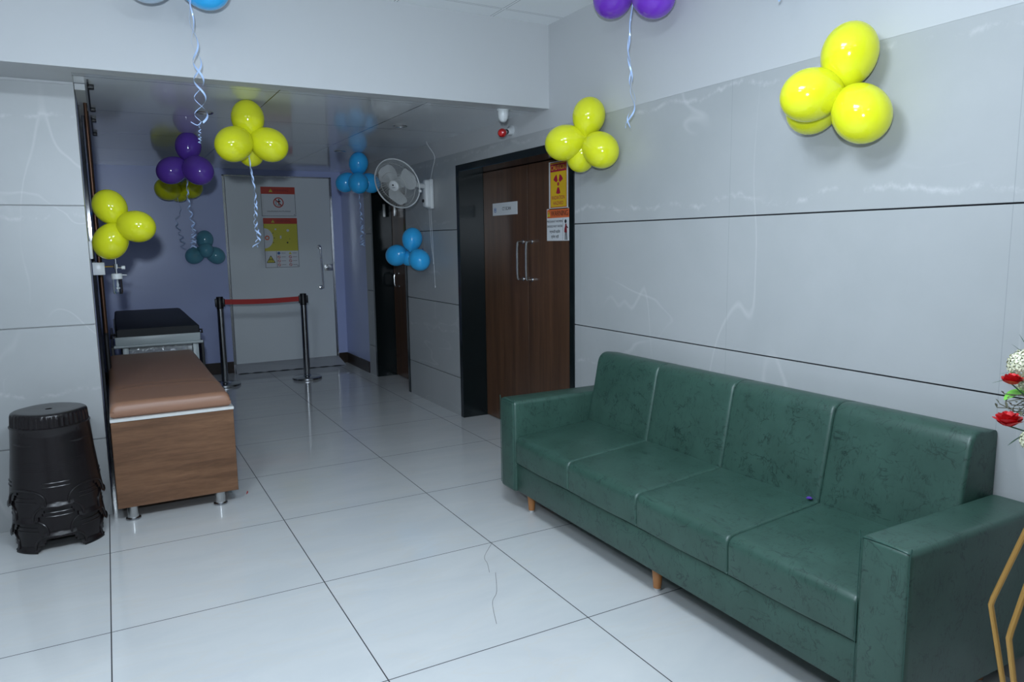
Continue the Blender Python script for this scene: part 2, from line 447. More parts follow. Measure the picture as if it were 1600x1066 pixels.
# unseen ceiling panels of the waiting room, added as fill light
for k, (x, y) in enumerate(PANELS):
    t = thing('ceiling_light', ['square ceiling light panel left of the sofa, nearer the pillar', 'square ceiling light panel in front of the sofa', 'square ceiling light panel behind the camera, farther from the sofa wall', 'square ceiling light panel behind the camera, nearer the sofa wall'][k], 'ceiling light', (x, y, ZW), 'waiting room light panels')
    bm = BM()
    for a in (box,):
        a(bm, x - .3, x + .3, y - .3, y - .285, ZW - .012, ZW); a(bm, x - .3, x + .3, y + .285, y + .3, ZW - .012, ZW)
        a(bm, x - .3, x - .285, y - .285, y + .285, ZW - .012, ZW); a(bm, x + .285, x + .3, y - .285, y + .285, ZW - .012, ZW)
    obj('frame', bm, 'white_pl', t)
    obj('diffuser', box(BM(), x - .285, x + .285, y - .285, y + .285, ZW - .008, ZW - .002), 'panel_emit', t)

# ------------------------------------------------------------------ sofa
def rounded_profile(pts, rads, seg=5):
    """2D closed polygon with rounded corners."""
    out = []; n = len(pts)
    for i in range(n):
        p = Vector(pts[i]); a = Vector(pts[i - 1]); b = Vector(pts[(i + 1) % n]); r = rads[i]
        if r <= 0: out.append(p); continue
        da = (a - p).normalized(); db = (b - p).normalized()
        half = math.acos(max(-1, min(1, da.dot(db)))) / 2
        tl = min(r / math.tan(half), (a - p).length * .49, (b - p).length * .49)
        s_ = p + da * tl; e_ = p + db * tl
        for k in range(seg + 1):
            t_ = k / seg
            out.append((1 - t_) ** 2 * s_ + 2 * t_ * (1 - t_) * p + t_ * t_ * e_)
    return out

def loft_y(bm, prof, y0, y1, r, puff=0.0, nseg=6, mid=8, fixed=lambda x, z: False):
    """profile (x,z) swept along y, pillowed at both ends"""
    cx = sum(p[0] for p in prof) / len(prof); cz = sum(p[1] for p in prof) / len(prof)
    n = len(prof); nor = []
    for i in range(n):
        a = prof[i - 1]; b = prof[(i + 1) % n]; t_ = Vector((b[0] - a[0], b[1] - a[1])).normalized()
        v = Vector((t_.y, -t_.x))
        if v.dot(Vector((prof[i][0] - cx, prof[i][1] - cz))) < 0: v = -v
        nor.append(v)
    st = []
    for k in range(nseg + 1):
        a = k / nseg * PI / 2; st.append((y0 + r * (1 - math.cos(a)), r * (1 - math.sin(a))))
    for k in range(1, mid):
        st.append((y0 + r + (y1 - y0 - 2 * r) * k / mid, -puff * math.sin(PI * k / mid)))
    for k in range(nseg, -1, -1):
        a = k / nseg * PI / 2; st.append((y1 - r * (1 - math.cos(a)), r * (1 - math.sin(a))))
    rings = []
    for y, off in st:
        rings.append([bm.verts.new((p[0] - nor[i].x * off, y, p[1] - nor[i].y * off) if not fixed(*p) else (p[0], y, p[1])) for i, p in enumerate(prof)])
    for a, b in zip(rings, rings[1:]):
        for k in range(n): bm.faces.new((a[k], a[(k + 1) % n], b[(k + 1) % n], b[k]))
    bm.faces.new(rings[0][::-1]); bm.faces.new(rings[-1])
    return bm

so = thing('sofa', 'long four-seat green leatherette sofa against the grey marble wall', 'sofa', (2.2, 2.35, 0))
YA, YBk = 1.300, 3.392
obj('base', box(BM(), 1.889, 2.56, YA, YBk, .128, .283, .006, 2), 'leather', so)
seat_prof = rounded_profile([(1.88, .286), (1.876, .432), (2.42, .474), (2.42, .286)], [.012, .045, 0, 0], 6)
seat_prof = [(p.x, p.y) for p in seat_prof]
W4 = (YBk - YA) / 4
for k in range(4):
    y0 = YA + W4 * k
    obj('seat_cushion', loft_y(BM(), seat_prof, y0 + .001, y0 + W4 - .001, .014, .004, 5, 8, lambda x, z: z < .29), 'leather', so, ang=50)
back_prof = rounded_profile([(2.352, .30), (2.362, .48), (2.437, .868), (2.578, .846), (2.578, .30)], [0, 0, .075, .02, 0], 8)
back_prof = [(p.x, p.y) for p in back_prof]
for k in range(4):
    y0 = YA + W4 * k
    obj('back_cushion', loft_y(BM(), back_prof, y0 + .001, y0 + W4 - .001, .016, .004, 5, 8, lambda x, z: z < .31 or x > 2.56), 'leather', so, ang=50)
for y0, y1 in ((1.140, 1.300), (3.392, 3.552)):
    bm = box(BM(), 1.872, 2.570, y0, y1, .118, .632, .022, 5)
    a = obj('armrest', bm, 'leather', so, ang=50)
    # piping along the front edges
    bm = BM(); x = 1.8755
    yy = y1 - .0035 if y0 > 2 else y1 - .0035
    pts = [(x, y0 + .0035, .14), (x, y0 + .0035, .60), (x + .001, y0 + .012, .625), (x + .001, y1 - .012, .625), (x, y1 - .0035, .60), (x, y1 - .0035, .14)]
    tube(bm, smooth_path(pts, 5), .0016, 6)
    obj('piping', bm, 'fold', a)
for x in (1.965, 2.47):
    for y in (1.25, 2.30, 3.365):
        lg = obj('leg', lathe(BM(), [(.0, .012), (.017, .012), (.0265, .13)], 20, (x, y, 0)), 'leg_wood', so)
        obj('foot_pad', lathe(BM(), [(.0, 0), (.014, 0), (.015, .012), (0, .013)], 16, (x, y, 0)), 'pad', lg)
t = obj('balloon_scrap', lathe(BM(), [(0, 0), (.010, .002), (.013, .006), (.006, .012), (0, .013)], 9, (2.345, 1.85, .474), (.3, .2, 1), 1.3, .8), 'purple', origin=(2.345, 1.85, .474))
tag(t, 'tiny purple balloon scrap on the green sofa seat by the last seam', 'scrap')

# ------------------------------------------------------------------ wooden bench bed with tan cushion
be = thing('bench_bed', 'wood-panelled examination bench with white rim beside the marble pillar', 'bench', (.25, 5.4, 0))
obj('body', box(BM(), -.052, .570, 4.37, 6.44, .080, .562, .002, 1), 'bench_wood', be)
obj('top_rim', box(BM(), -.054, .573, 4.366, 6.445, .562, .578, .001, 1), 'rim_white', be)
for x in (.019, .472):
    for y in (4.41, 6.40):
        lg = obj('leg', lathe(BM(), [(.0, 0), (.036, 0), (.037, .006), (.028, .016), (.027, .08), (0, .08)], 24, (x, y, 0)), 'steel', be)
        obj('foot_ring', lathe(BM(), [(.028, .002), (.0385, .003), (.0385, .010), (.029, .014)], 24, (x, y, 0), caps=False), 'dark_steel', lg)
# cushion mesh with soft crease
bm = BM()
nx, ny = 26, 60; x0, x1, y0, y1 = -.05, .56, 4.378, 6.40
def cush(x, y):
    h = .664
    ex = min(x - x0, x1 - x); ey = min(y - y0, y1 - y)
    for e_ in (ex, ey):
        if e_ < .04: h -= .04 - math.sqrt(max(0, .04 ** 2 - (.04 - e_) ** 2))
    h += .004 * noise.noise(Vector((x * 5, y * 2.2, 3)))
    cy = 4.75 + .10 * math.sin((x + .05) * 5.2)
    h += .007 * math.exp(-((y - cy) / .03) ** 2) - .006 * math.exp(-((y - cy - .06) / .04) ** 2)
    cx = .22 + (y - 4.8) * .04
    if 4.8 < y < 5.6: h -= .006 * math.exp(-((x - cx) / .018) ** 2) * math.sin((y - 4.8) / .8 * PI)
    return h
xs = [x0 + (x1 - x0) * (.5 - .5 * math.cos(PI * i / nx)) for i in range(nx + 1)]
ys = []
for j in range(ny + 1): ys.append(y0 + (y1 - y0) * (j / ny))
ys = sorted(set(ys + [y0 + .004, y0 + .01, y0 + .02, y0 + .04, y1 - .004, y1 - .01, y1 - .02]))
def nrm(x, y):
    dx = (cush(x + .002, y) - cush(x - .002, y)); return dx
top = [[bm.verts.new((x, y, cush(x, y))) for x in xs] for y in ys]
for a, b in zip(top, top[1:]):
    for i in range(nx): bm.faces.new((a[i], a[i + 1], b[i + 1], b[i]))
loop = top[0] + [r[-1] for r in top[1:]] + top[-1][:-1][::-1] + [r[0] for r in top[1:-1]][::-1]
cxm, cym = (x0 + x1) / 2, (y0 + y1) / 2
def ringat(z, off):
    return [bm.verts.new((v.co.x + off * (1 if v.co.x > x1 - .03 else -1 if v.co.x < x0 + .03 else 0), v.co.y + off * (1 if v.co.y > y1 - .03 else -1 if v.co.y < y0 + .03 else 0), z)) for v in loop]
prev = loop
for z, off in ((.612, .001), (.600, .0), (.590, -.004), (.582, -.012), (.5785, -.022)):
    cur = ringat(z, off); n = len(loop)
    for k in range(n): bm.faces.new((prev[k], prev[(k + 1) % n], cur[(k + 1) % n], cur[k]))
    prev = cur
bm.faces.new(prev)
t = obj('bench_cushion', bm, 'tan', origin=(.25, 5.4, .5785), ang=60); tag(t, 'tan brown padded cushion lying on the wooden bench', 'cushion')

# ------------------------------------------------------------------ examination bed behind it
Y0 = 6.56
eb = thing('examination_bed', 'black-topped examination couch with pale grey frame behind the tan bench', 'bed', (.32, 7.5, 0))
bm = BM()
prof = rounded_profile([(0, 0), (0, .062), (.62, .062), (.62, 0)], [.0, .018, .018, 0], 4)
def mat_ring(y, dz, inset):
    return [bm.verts.new((.016 + p.x * (1 - inset) + .31 * inset, y, .776 + p.y * (1 - inset * .2) + dz)) for p in prof]
rings = [mat_ring(Y0 + .004, -.0, .03), mat_ring(Y0 + .012, 0, .008), mat_ring(Y0 + .03, .003, 0), mat_ring(7.3, .004, 0), mat_ring(7.8, .012, .01), mat_ring(8.25, .018, .03), mat_ring(8.32, .016, .05)]
for a, b in zip(rings, rings[1:]):
    for k in range(len(prof)): bm.faces.new((a[k], a[(k + 1) % len(prof)], b[(k + 1) % len(prof)], b[k]))
bm.faces.new(rings[0][::-1]); bm.faces.new(rings[-1])
obj('mattress', bm, 'blackv', eb)
bm = box(BM(), .008, .636, Y0, Y0 + .03, .708, .776, .003, 2)
box(bm, .008, .03, Y0 + .03, 8.30, .735, .776, .002, 1); box(bm, .614, .636, Y0 + .03, 8.30, .735, .776, .002, 1); box(bm, .008, .636, 8.27, 8.30, .735, .776, .002, 1)
obj('frame', bm, 'frame_grey', eb)
obj('crossbar', tube(BM(), [(-.004, Y0 - .006, .700), (.652, Y0 - .006, .700)], .013, 12), 'frame_grey', eb)
for x in (.055, .575):
    for y in (Y0 + .02, 8.22):
        obj('leg', box(BM(), x, x + .045, y, y + .045, 0, .735, .004, 2), 'frame_grey', eb)
obj('lower_shelf', box(BM(), .10, .575, Y0 + .06, 8.2, .655, .665), 'frame_grey', eb)
for s_, x in ((-1, -.006), (1, .648)):
    bm = tube(BM(), [(x - s_ * .02, Y0 + .10, .79), (x + s_ * .012, Y0 + .10, .79), (x + s_ * .012, Y0 + .10, .76)], .008, 8)
    tube(bm, [(x - s_ * .01, Y0 + .06, .77), (x - s_ * .01, Y0 + .30, .77)], .010, 8)
    obj('side_rail', bm, 'black', eb)
bm = box(BM(), .640, .662, Y0 + .02, 8.2, .30, .70, .003, 1); box(bm, -.025, -.003, Y0 + .02, 8.2, .30, .70, .003, 1)
obj('side_panel', bm, 'black', eb)
bm = BM(); N_ = 40
grid = []
for j in range(6):
    grid.append([bm.verts.new((.105 + .465 * i / N_, Y0 + .035 + .02 * noise.noise(Vector((i * .35, j * .8, 2))), .622 + .068 * j / 5 + .006 * noise.noise(Vector((i * .5, j, 7))))) for i in range(N_ + 1)])
for a, b in zip(grid, grid[1:]):
    for i in range(N_): bm.faces.new((a[i], a[i + 1], b[i + 1], b[i]))
obj('plastic_wrap', bm, 'wrap', eb, recalc=False, ang=180)

# ------------------------------------------------------------------ queue barrier
def post(x, y, label):
    t = thing('barrier_post', label, 'barrier post', (x, y, 0), 'retractable belt barrier posts')
    obj('base', lathe(BM(), [(0, 0), (.155, 0), (.160, .006), (.158, .022), (.145, .030), (.05, .038), (.036, .050), (0, .050)], 40, (x, y, 0)), 'dark_steel', t)
    obj('pole', lathe(BM(), [(.034, .04), (.034, .86)], 24, (x, y, 0)), 'dark_steel', t)
    bm = lathe(BM(), [(0, .955), (.032, .955), (.035, .950), (.035, .83), (.032, .826), (0, .826)], 24, (x, y, 0))
    for s_ in (-1, 1): box(bm, x + s_ * .036 - .012, x + s_ * .036 + .012, y - .02, y + .02, .850, .935, .004, 2)
    obj('belt_head', bm, 'black', t)
    return t
pa = post(1.010, 8.22, 'dark steel barrier post nearer the bench, left end of the red belt')
pb = post(1.862, 8.14, 'dark steel barrier post on the open floor, right end of the red belt')
bm = BM(); P0, P1 = Vector((1.058, 8.215, 0)), Vector((1.814, 8.145, 0)); pr_ = None
for i in range(21):
    t_ = i / 20; p = P0.lerp(P1, t_); s_ = -.010 * math.sin(PI * t_)
    ring = [bm.verts.new((p.x, p.y + dy, z + s_)) for dy, z in ((-.001, .872), (.001, .872), (.001, .925), (-.001, .925))]
    if pr_:
        for k in range(4): bm.faces.new((pr_[k], pr_[(k + 1) % 4], ring[(k + 1) % 4], ring[k]))
    pr_ = ring
t = obj('barrier_belt', bm, 'red_belt', origin=(1.43, 8.18, .90)); tag(t, 'red webbing belt stretched between the two barrier posts', 'belt')

# ------------------------------------------------------------------ stack of plastic stools
def make_stool(label):
    t = thing('plastic_stool', label, 'stool', (0, 0, 0), 'stacked dark plastic stools')
    H_ = .462; NA = 144
    def rad(a, z, topf):
        # rounded-square section, tighter towards the top
        r = .160 + (.205 - .160) * ((H_ - z) / H_) ** 1.02
        e = 2.12 + .22 * max(0, min(1, (z - .25) / .2)); c, s_ = abs(math.cos(a)), abs(math.sin(a))
        return r * (c ** e + s_ ** e) ** (-1 / e) * (1 if True else 0)
    zs = [0, .006, .012, .02, .035, .05, .065, .08, .095, .105, .115, .125, .135, .145, .16, .18, .182, .20, .25, .30, .345, .38, .388, .392, .396, .43, .447, .456, .461, .462]
    bm = BM(); rings = []
    for z in zs:
        ring = []
        for k in range(NA):
            a = 2 * PI * k / NA; r = rad(a, z, 0)
            if z <= .012: r += .008
            if .396 <= z <= .447: r += -.002 + .0028 * math.cos(a * 44)
            elif z in (.388, .392): r += .005
            if z >= .456: r -= {.456: .004, .461: .012, .462: .02}[z]
            if z > .40 and z < .45: pass
            ring.append(bm.verts.new((r * math.cos(a), r * math.sin(a), z)))
        rings.append(ring)
    arch = lambda k, z: z < .078 * max(0, 1 - (abs(((k + NA // 8) % (NA // 4)) - NA // 8 + .5) / 11.0) ** 3) if abs(((k + NA // 8) % (NA // 4)) - NA // 8 + .5) < 11 else False
    for i in range(len(zs) - 1):
        zc = (zs[i] + zs[i + 1]) / 2
        for k in range(NA):
            if arch(k, zc): continue
            k2 = (k + 1) % NA
            bm.faces.new((rings[i][k], rings[i][k2], rings[i + 1][k2], rings[i + 1][k]))
    # seat top with a finger hole
    prev = rings[-1]
    for q_ in (.75, .5, .2):
        cur = [bm.verts.new((v.co.x * q_ / 1.0, v.co.y * q_, .462 - .001 * (1 - q_))) if q_ > .3 else bm.verts.new((.016 * math.cos(2 * PI * k / NA), .016 * math.sin(2 * PI * k / NA), .4605)) for k, v in enumerate(rings[-1])]
        for k in range(NA): bm.faces.new((prev[k], prev[(k + 1) % NA], cur[(k + 1) % NA], cur[k]))
        prev = cur
    cur = [bm.verts.new((v.co.x, v.co.y, .452)) for v in prev]
    for k in range(NA): bm.faces.new((prev[k], prev[(k + 1) % NA], cur[(k + 1) % NA], cur[k]))
    loose = [v for v in bm.verts if not v.link_faces]; bmesh.ops.delete(bm, geom=loose, context='VERTS')
    body = obj('body', bm, 'plastic_dark', t, ang=50, recalc=True)
    # raised arch mouldings
    for q_ in range(4):
        bm = BM()
        for rr, hh in ((12.6, .094),):
            pts = []
            for i in range(0, 25):
                th = PI * i / 24; dk = -rr * math.cos(th) * 1.0; z = max(.004, hh * math.sin(th) ** .55)
                a = PI / 2 * q_ + dk * 2 * PI / NA
                r = rad(a, z, 0) + .002
                pts.append((r * math.cos(a), r * math.sin(a), z))
            tube(bm, pts, .0052, 8)
        obj('arch_rim', bm, 'plastic_dark', t)
    # belt ridges between the arches
    bm = BM()
    for q_ in range(4):
        for z in (.105, .125):
            pts = []
            for i in range(13):
                a = PI / 2 * q_ + PI / 4 + (i / 12 - .5) * .62; r = rad(a, z, 0) + .0005
                pts.append((r * math.cos(a), r * math.sin(a), z))
            tube(bm, pts, .003, 6)
    for z in [.185 + .009 * k for k in range(6)]:
        pts = [((rad(2 * PI * k / 72, z, 0) - .0004) * math.cos(2 * PI * k / 72), (rad(2 * PI * k / 72, z, 0) - .0004) * math.sin(2 * PI * k / 72), z) for k in range(73)]
        tube(bm, pts, .0011, 5, caps=False)
    obj('moulded_ridges', bm, 'plastic_dark', t)
    return t
def dup(root, loc, rotz, label):
    r = root.copy(); COL.objects.link(r); r.location = loc; r.rotation_euler = (0, 0, rotz); r['label'] = label
    for ch in list(root.children):
        c = ch.copy(); COL.objects.link(c); c.parent = r
        for g in list(ch.children):
            g2 = g.copy(); COL.objects.link(g2); g2.parent = c
    return r
st0 = make_stool('dark brown plastic stool at the bottom of the stack, standing on the floor')
SX, SY = -.318, 4.322; BA = math.radians(3)
labs = ['dark brown plastic stool second from the bottom of the stack by the pillar',
        'dark brown plastic stool third from the bottom of the stack by the pillar',
        'dark brown plastic stool on top of the stack, its pierced seat showing']
for k in range(3): dup(st0, (SX, SY, .0745 * (k + 1)), BA + (k + 1) * math.radians(45) , labs[k])
st0.location = (SX, SY, 0); st0.rotation_euler = (0, 0, BA)

# ------------------------------------------------------------------ balloons
def balloon(cx, cy, cz, R, tie, m, parent, stretch=1.12):
    """R = radius seen from the camera; the neck points to the tie"""
    c = Vector((cx, cy, cz)); d = (Vector(tie) - c)
    if d.length < .02: d = Vector((0, .3, -1))
    d.normalize()
    L = R * stretch; prof = [(0, -L)]
    for k in range(1, 22):
        a = PI * k / 23
        h = -L * math.cos(a) if a < PI / 2 else -L * math.cos(a) * 1.13
        rr = R * math.sin(a) * (1 if a < PI / 2 else (1 - .10 * ((a - PI / 2) / (PI / 2)) ** 2))
        prof.append((rr, h))
    prof += [(.011, L * 1.16), (.007, L * 1.19), (.007, L * 1.21), (.012, L * 1.235), (.0, L * 1.235)]
    bm = lathe(BM(), prof, 36, c - d * (L * .05), d)
    return obj('balloon', bm, m, parent, ang=80)

def curl(bm, path, r0, r1, turns, w, phase=0, n=150, power=1.3):
    P = smooth_path(path, 12); Lc = [0]
    for a, b in zip(P, P[1:]): Lc.append(Lc[-1] + (b - a).length)
    T = Lc[-1]; prev = None
    for i in range(n + 1):
        s_ = T * i / n; j = 0
        while j < len(Lc) - 2 and Lc[j + 1] < s_: j += 1
        c = P[j].lerp(P[j + 1], (s_ - Lc[j]) / max(1e-6, Lc[j + 1] - Lc[j]))
        t_ = i / n; f = t_ ** power; rad = r0 + (r1 - r0) * f; ang = phase + 2 * PI * turns * (t_ ** 1.25)
        o = Vector((math.cos(ang), math.sin(ang), 0)); p = c + o * rad
        tw = ang * .5 + phase; side = Vector((math.cos(tw) * .6, math.sin(tw) * .6, .8)).normalized() * w / 2
        nn = side.cross(Vector((0, 0, 1)));  nn = (nn.normalized() if nn.length > 1e-4 else Vector((1, 0, 0))) * .0003
        ring = [bm.verts.new(p + side + nn), bm.verts.new(p - side + nn), bm.verts.new(p - side - nn), bm.verts.new(p + side - nn)]
        if prev:
            for k in range(4): bm.faces.new((prev[k], prev[(k + 1) % 4], ring[(k + 1) % 4], ring[k]))
        prev = ring
    return bm

def cluster(label, tie, m, balls, mats=None, mount=None):
    t = thing('balloon_cluster', label, 'balloons', tie, 'balloon clusters')
    for i, (x, y, z, R) in enumerate(balls): balloon(x, y, z, R, tie, mats[i] if mats else m, t)
    if mount is not None:
        bm = tube(BM(), [tie, mount], .0012, 6); lathe(bm, [(0, 0), (.009, .0), (.011, .005), (0, .010)], 10, mount, (Vector(tie) - Vector(mount)))
        obj('tie', bm, 'blue_ink', t)
    return t

cluster('four yellow balloons high on the marble wall above the sofa', (2.46, 1.875, 2.05), 'yellow',
        [(2.465, 1.855, 2.165, .100), (2.360, 1.930, 2.027, .098), (2.450, 1.784, 1.944, .100), (2.478, 2.015, 1.998, .094)], mount=(2.575, 1.86, 2.06))
cluster('four yellow balloons on the wall beside the dark double door', (2.45, 3.545, 2.08), 'yellow',
        [(2.480, 3.553, 2.199, .094), (2.370, 3.633, 2.057, .101), (2.470, 3.426, 1.999, .098), (2.470, 3.616, 1.985, .084)], mount=(2.575, 3.54, 2.09))
cluster('blue balloons low on the wall panel under the fan pull cords', (2.45, 6.36, 1.43), 'cyan',
        [(2.480, 6.383, 1.525, .093), (2.400, 6.587, 1.378, .100), (2.460, 6.174, 1.341, .095), (2.500, 6.540, 1.35, .072)], mount=(2.575, 6.36, 1.43))
c = cluster('four yellow balloons hanging under the corridor ceiling with one long ribbon', (.815, 4.74, 2.15), 'yellow',
        [(.813, 4.750, 2.252, .096), (.712, 4.660, 2.089, .102), (.918, 4.700, 2.100, .100), (.835, 4.840, 2.066, .080)], mount=(.815, 4.76, ZC - .001))
bm = BM(); pth = [(.815, 4.72, 2.12), (.797, 4.69, 2.013), (.811, 4.69, 1.873), (.818, 4.69, 1.739), (.811, 4.69, 1.623), (.825, 4.69, 1.538), (.799, 4.69, 1.483)]
curl(bm, pth, .002, .014, 7, .010); curl(bm, pth, .002, .014, 7, .010, PI); obj('ribbon', bm, 'ribbon', c)
c = cluster('three dark purple balloons deep in the corridor with a curled ribbon', (.595, 6.26, 2.13), 'purple',
        [(.622, 6.300, 2.259, .096), (.492, 6.250, 2.071, .101), (.663, 6.150, 2.068, .108)], mount=(.60, 6.30, ZC - .001))
bm = BM(); pth = [(.594, 6.26, 2.10), (.594, 6.3, 1.96), (.596, 6.3, 1.814), (.604, 6.3, 1.74), (.617, 6.3, 1.64), (.606, 6.3, 1.475)]
curl(bm, pth, .003, .024, 8, .010, n=200); curl(bm, pth, .003, .022, 7, .010, PI, n=200); obj('ribbon', bm, 'ribbon', c)
c = cluster('three yellow balloons half hidden behind the dark purple ones, near the back wall', (.735, 8.66, 2.06), 'yellow',
        [(.620, 8.600, 2.085, .116), (.850, 8.650, 2.100, .104), (.737, 8.730, 2.070, .108)], mount=(.735, 8.70, ZC - .001))
bm = BM(); pth = [(.702, 8.6, 2.02), (.727, 8.6, 1.86), (.677, 8.6, 1.759), (.715, 8.6, 1.59), (.730, 8.6, 1.454)]
curl(bm, pth, .003, .028, 7, .010, n=200); obj('ribbon', bm, 'ribbon', c)
cluster('three yellow balloons by the copper pipes at the corridor entrance', (.085, 4.90, 1.63), 'yellow',
        [(.041, 4.950, 1.727, .092), (.167, 4.850, 1.613, .092), (.030, 4.920, 1.529, .094)], mount=(XL + .012, 5.2, 1.70))
cluster('dull blue balloons low on the lavender back wall left of the white door', (.975, 8.90, 1.45), 'teal',
        [(.979, 8.890, 1.555, .091), (.866, 8.880, 1.387, .092), (1.079, 8.880, 1.382, .092), (.978, 8.840, 1.442, .084)], mount=(.975, 8.995, 1.45))
c = cluster('four blue balloons hanging from the corridor ceiling left of the fan', (2.18, 7.02, 2.15), 'cyan',
        [(2.194, 7.000, 2.256, .092), (2.155, 6.900, 2.065, .096), (2.081, 7.050, 2.080, .090), (2.317, 7.050, 2.080, .093)], mount=(2.19, 7.02, ZC - .001))
bm = BM(); pth = [(2.165, 6.95, 2.05), (2.167, 6.95, 1.984), (2.179, 6.95, 1.833), (2.185, 6.95, 1.68), (2.182, 6.95, 1.465)]
curl(bm, pth, .003, .022, 8, .010, n=180); curl(bm, pth, .003, .022, 6, .010, PI, n=180); obj('ribbon', bm, 'ribbon', c)
c = cluster('blue and pale balloons at the top left against the white beam, long double ribbon below', (.42, 3.95, 2.76), 'cyan',
        [(.503, 3.900, 2.719, .104), (.269, 3.920, 2.712, .095), (.404, 3.950, 2.80, .06)], ['cyan', 'pale', 'cyan'], mount=(.42, 3.98, ZW - .001))
bm = BM(); pth = [(.434, 3.87, 2.68), (.434, 3.86, 2.623), (.436, 3.86, 2.521), (.445, 3.86, 2.407), (.448, 3.86, 2.291), (.449, 3.86, 2.203), (.448, 3.86, 2.085)]
curl(bm, pth, .002, .030, 3.2, .010, n=200, power=.9); curl(bm, pth, .002, .030, 3.2, .009, PI, n=200, power=.9)
tube(bm, smooth_path([(.448, 3.86, 2.085), (.430, 3.87, 2.068), (.40, 3.86, 2.080)], 4), .002, 5)
curl(bm, [(.440, 3.86, 2.075), (.436, 3.86, 2.03), (.434, 3.86, 1.98)], .002, .008, 5, .003, n=80, power=.5)
obj('ribbon', bm, 'ribbon', c)
c = cluster('violet balloons at the top edge beside the white upper wall, ribbon reaching down', (2.43, 3.09, 2.77), 'violet',
        [(2.450, 3.287, 2.793 - .03, .100), (2.430, 2.937, 2.673, .102)], mount=(2.575, 3.09, 2.80))
bm = BM(); pth = [(2.41, 3.07, 2.74), (2.40, 3.05, 2.681), (2.4, 3.084, 2.537), (2.4, 3.077, 2.349), (2.4, 3.049, 2.219), (2.4, 3.083, 2.066)]
curl(bm, pth, .002, .018, 3.5, .010, n=160, power=1.6); curl(bm, pth, .002, .016, 3.5, .009, 1.5, n=160, power=1.6); obj('ribbon', bm, 'ribbon', c)
c = cluster('balloons above the photo edge whose blue ribbon tip hangs into view', (2.43, 2.18, 2.68), 'cyan',
        [(2.450, 2.30, 2.69, .092), (2.43, 2.08, 2.67, .09)], mount=(2.575, 2.18, 2.70))
bm = BM(); curl(bm, [(2.43, 2.162, 2.66), (2.42, 2.162, 2.557), (2.42, 2.139, 2.478), (2.42, 2.166, 2.436)], .002, .012, 3, .009, n=80); obj('ribbon', bm, 'ribbon', c)

# ------------------------------------------------------------------ wall fan
FC = Vector((2.205, 5.985, 1.992)); FN = Vector((-.737, -.550, -.3926)).normalized(); FX, FY, _ = frame(FN)
fa = thing('wall_fan', 'white oscillating wall fan mounted on the grey panel before the double door', 'fan', (2.575, 6.13, 1.92))
def fp(r, a, h): return FC + FX * (r * math.cos(a)) + FY * (r * math.sin(a)) + FN * h
def ring_tube(bm, r, h, rt, n=64, seg=6):
    pts = [fp(r, 2 * PI * k / n, h) for k in range(n)]
    rings = []
    for k in range(n):
        c = pts[k]; o = (c - (FC + FN * h)).normalized()
        rings.append([bm.verts.new(c + (o * math.cos(2 * PI * j / seg) + FN * math.sin(2 * PI * j / seg)) * rt) for j in range(seg)])
    for k in range(n):
        a, b = rings[k], rings[(k + 1) % n]
        for j in range(seg): bm.faces.new((a[j], a[(j + 1) % seg], b[(j + 1) % seg], b[j]))
bm = BM()
for k in range(90):
    a = 2 * PI * k / 90
    tube(bm, [fp(.045, a + .25, .055), fp(.12, a + .12, .058), fp(.19, a + .02, .040), fp(.213, a, .004)], .0009, 4, caps=False)
for r, h in ((.05, .055), (.12, .058), (.19, .040)): ring_tube(bm, r, h, .0016)
obj('front_guard', bm, 'fan_wire', fa)
bm = BM()
for k in range(60):
    a = 2 * PI * k / 60
    tube(bm, [fp(.045, a - .2, -.075), fp(.15, a - .05, -.07), fp(.195, a, -.045), fp(.213, a, -.004)], .0009, 4, caps=False)
for r, h in ((.06, -.075), (.15, -.07)): ring_tube(bm, r, h, .0016)
obj('rear_guard', bm, 'fan_wire', fa)
bm = BM(); ring_tube(bm, .215, 0, .0055, 80, 8); obj('guard_ring', bm, 'white_pl', fa)
bm = box(BM(), -.012, .012, -.006, .012, -.01, .012, .003, 2, Matrix.Translation(fp(.22, -.35, 0)))
obj('guard_clip', bm, 'white_pl', fa)
b = lathe(BM(), [(0, .010), (.040, .010), (.044, .004), (.044, -.03), (0, -.03)], 28, FC, FN); blade_hub = obj('blade_hub', b, 'fan_blade', fa)
for q_ in range(3):
    a0 = 2 * PI * q_ / 3 + 2.08; bm = BM(); NU, NV = 10, 12; g = []
    for i in range(NU + 1):
        u = i / NU; r = .035 + .155 * u; wdt = .95 * math.sin(PI * min(1, .22 + .60 * u)) ** .8 * (1.0 if u < .85 else math.sqrt(max(.05, 1 - ((u - .85) / .155) ** 2)))
        g.append([(r, a0 + (v / NV - .5) * wdt * 1.55 + .35 * u, .022 * (v / NV - .5) * (1.4 - u) - .008) for v in range(NV + 1)])
    for s_ in (0, 1):
        vv = [[bm.verts.new(fp(r, a, h - .0015 * s_)) for r, a, h in row] for row in g]
        for A, B in zip(vv, vv[1:]):
            for v in range(NV): bm.faces.new((A[v], A[v + 1], B[v + 1], B[v]) if s_ == 0 else (A[v], B[v], B[v + 1], A[v + 1]))
    obj('fan_blade', bm, 'fan_blade', fa, recalc=False, ang=60)
badge = obj('centre_badge', lathe(BM(), [(0, .064), (.034, .064), (.044, .058), (.046, .050), (0, .050)], 32, FC, FN), 'white_pl', fa)
bm = lathe(BM(), [(0, 0), (.008, 0), (.008, .0012), (0, .0012)], 14, FC + FN * .064 + FY * .010, FN)
for kx in range(4): box(bm, -.002, .002, -.0012, .0012, -.003, .003, 0, 1, Matrix.Translation(FC + FN * .0645 - FY * .012 + FX * (-.012 + .008 * kx)))
obj('badge_print', bm, 'ink', badge)
bm = lathe(BM(), [(0, -.03), (.048, -.03), (.052, -.05), (.050, -.12), (.035, -.15), (0, -.155)], 28, FC, FN)
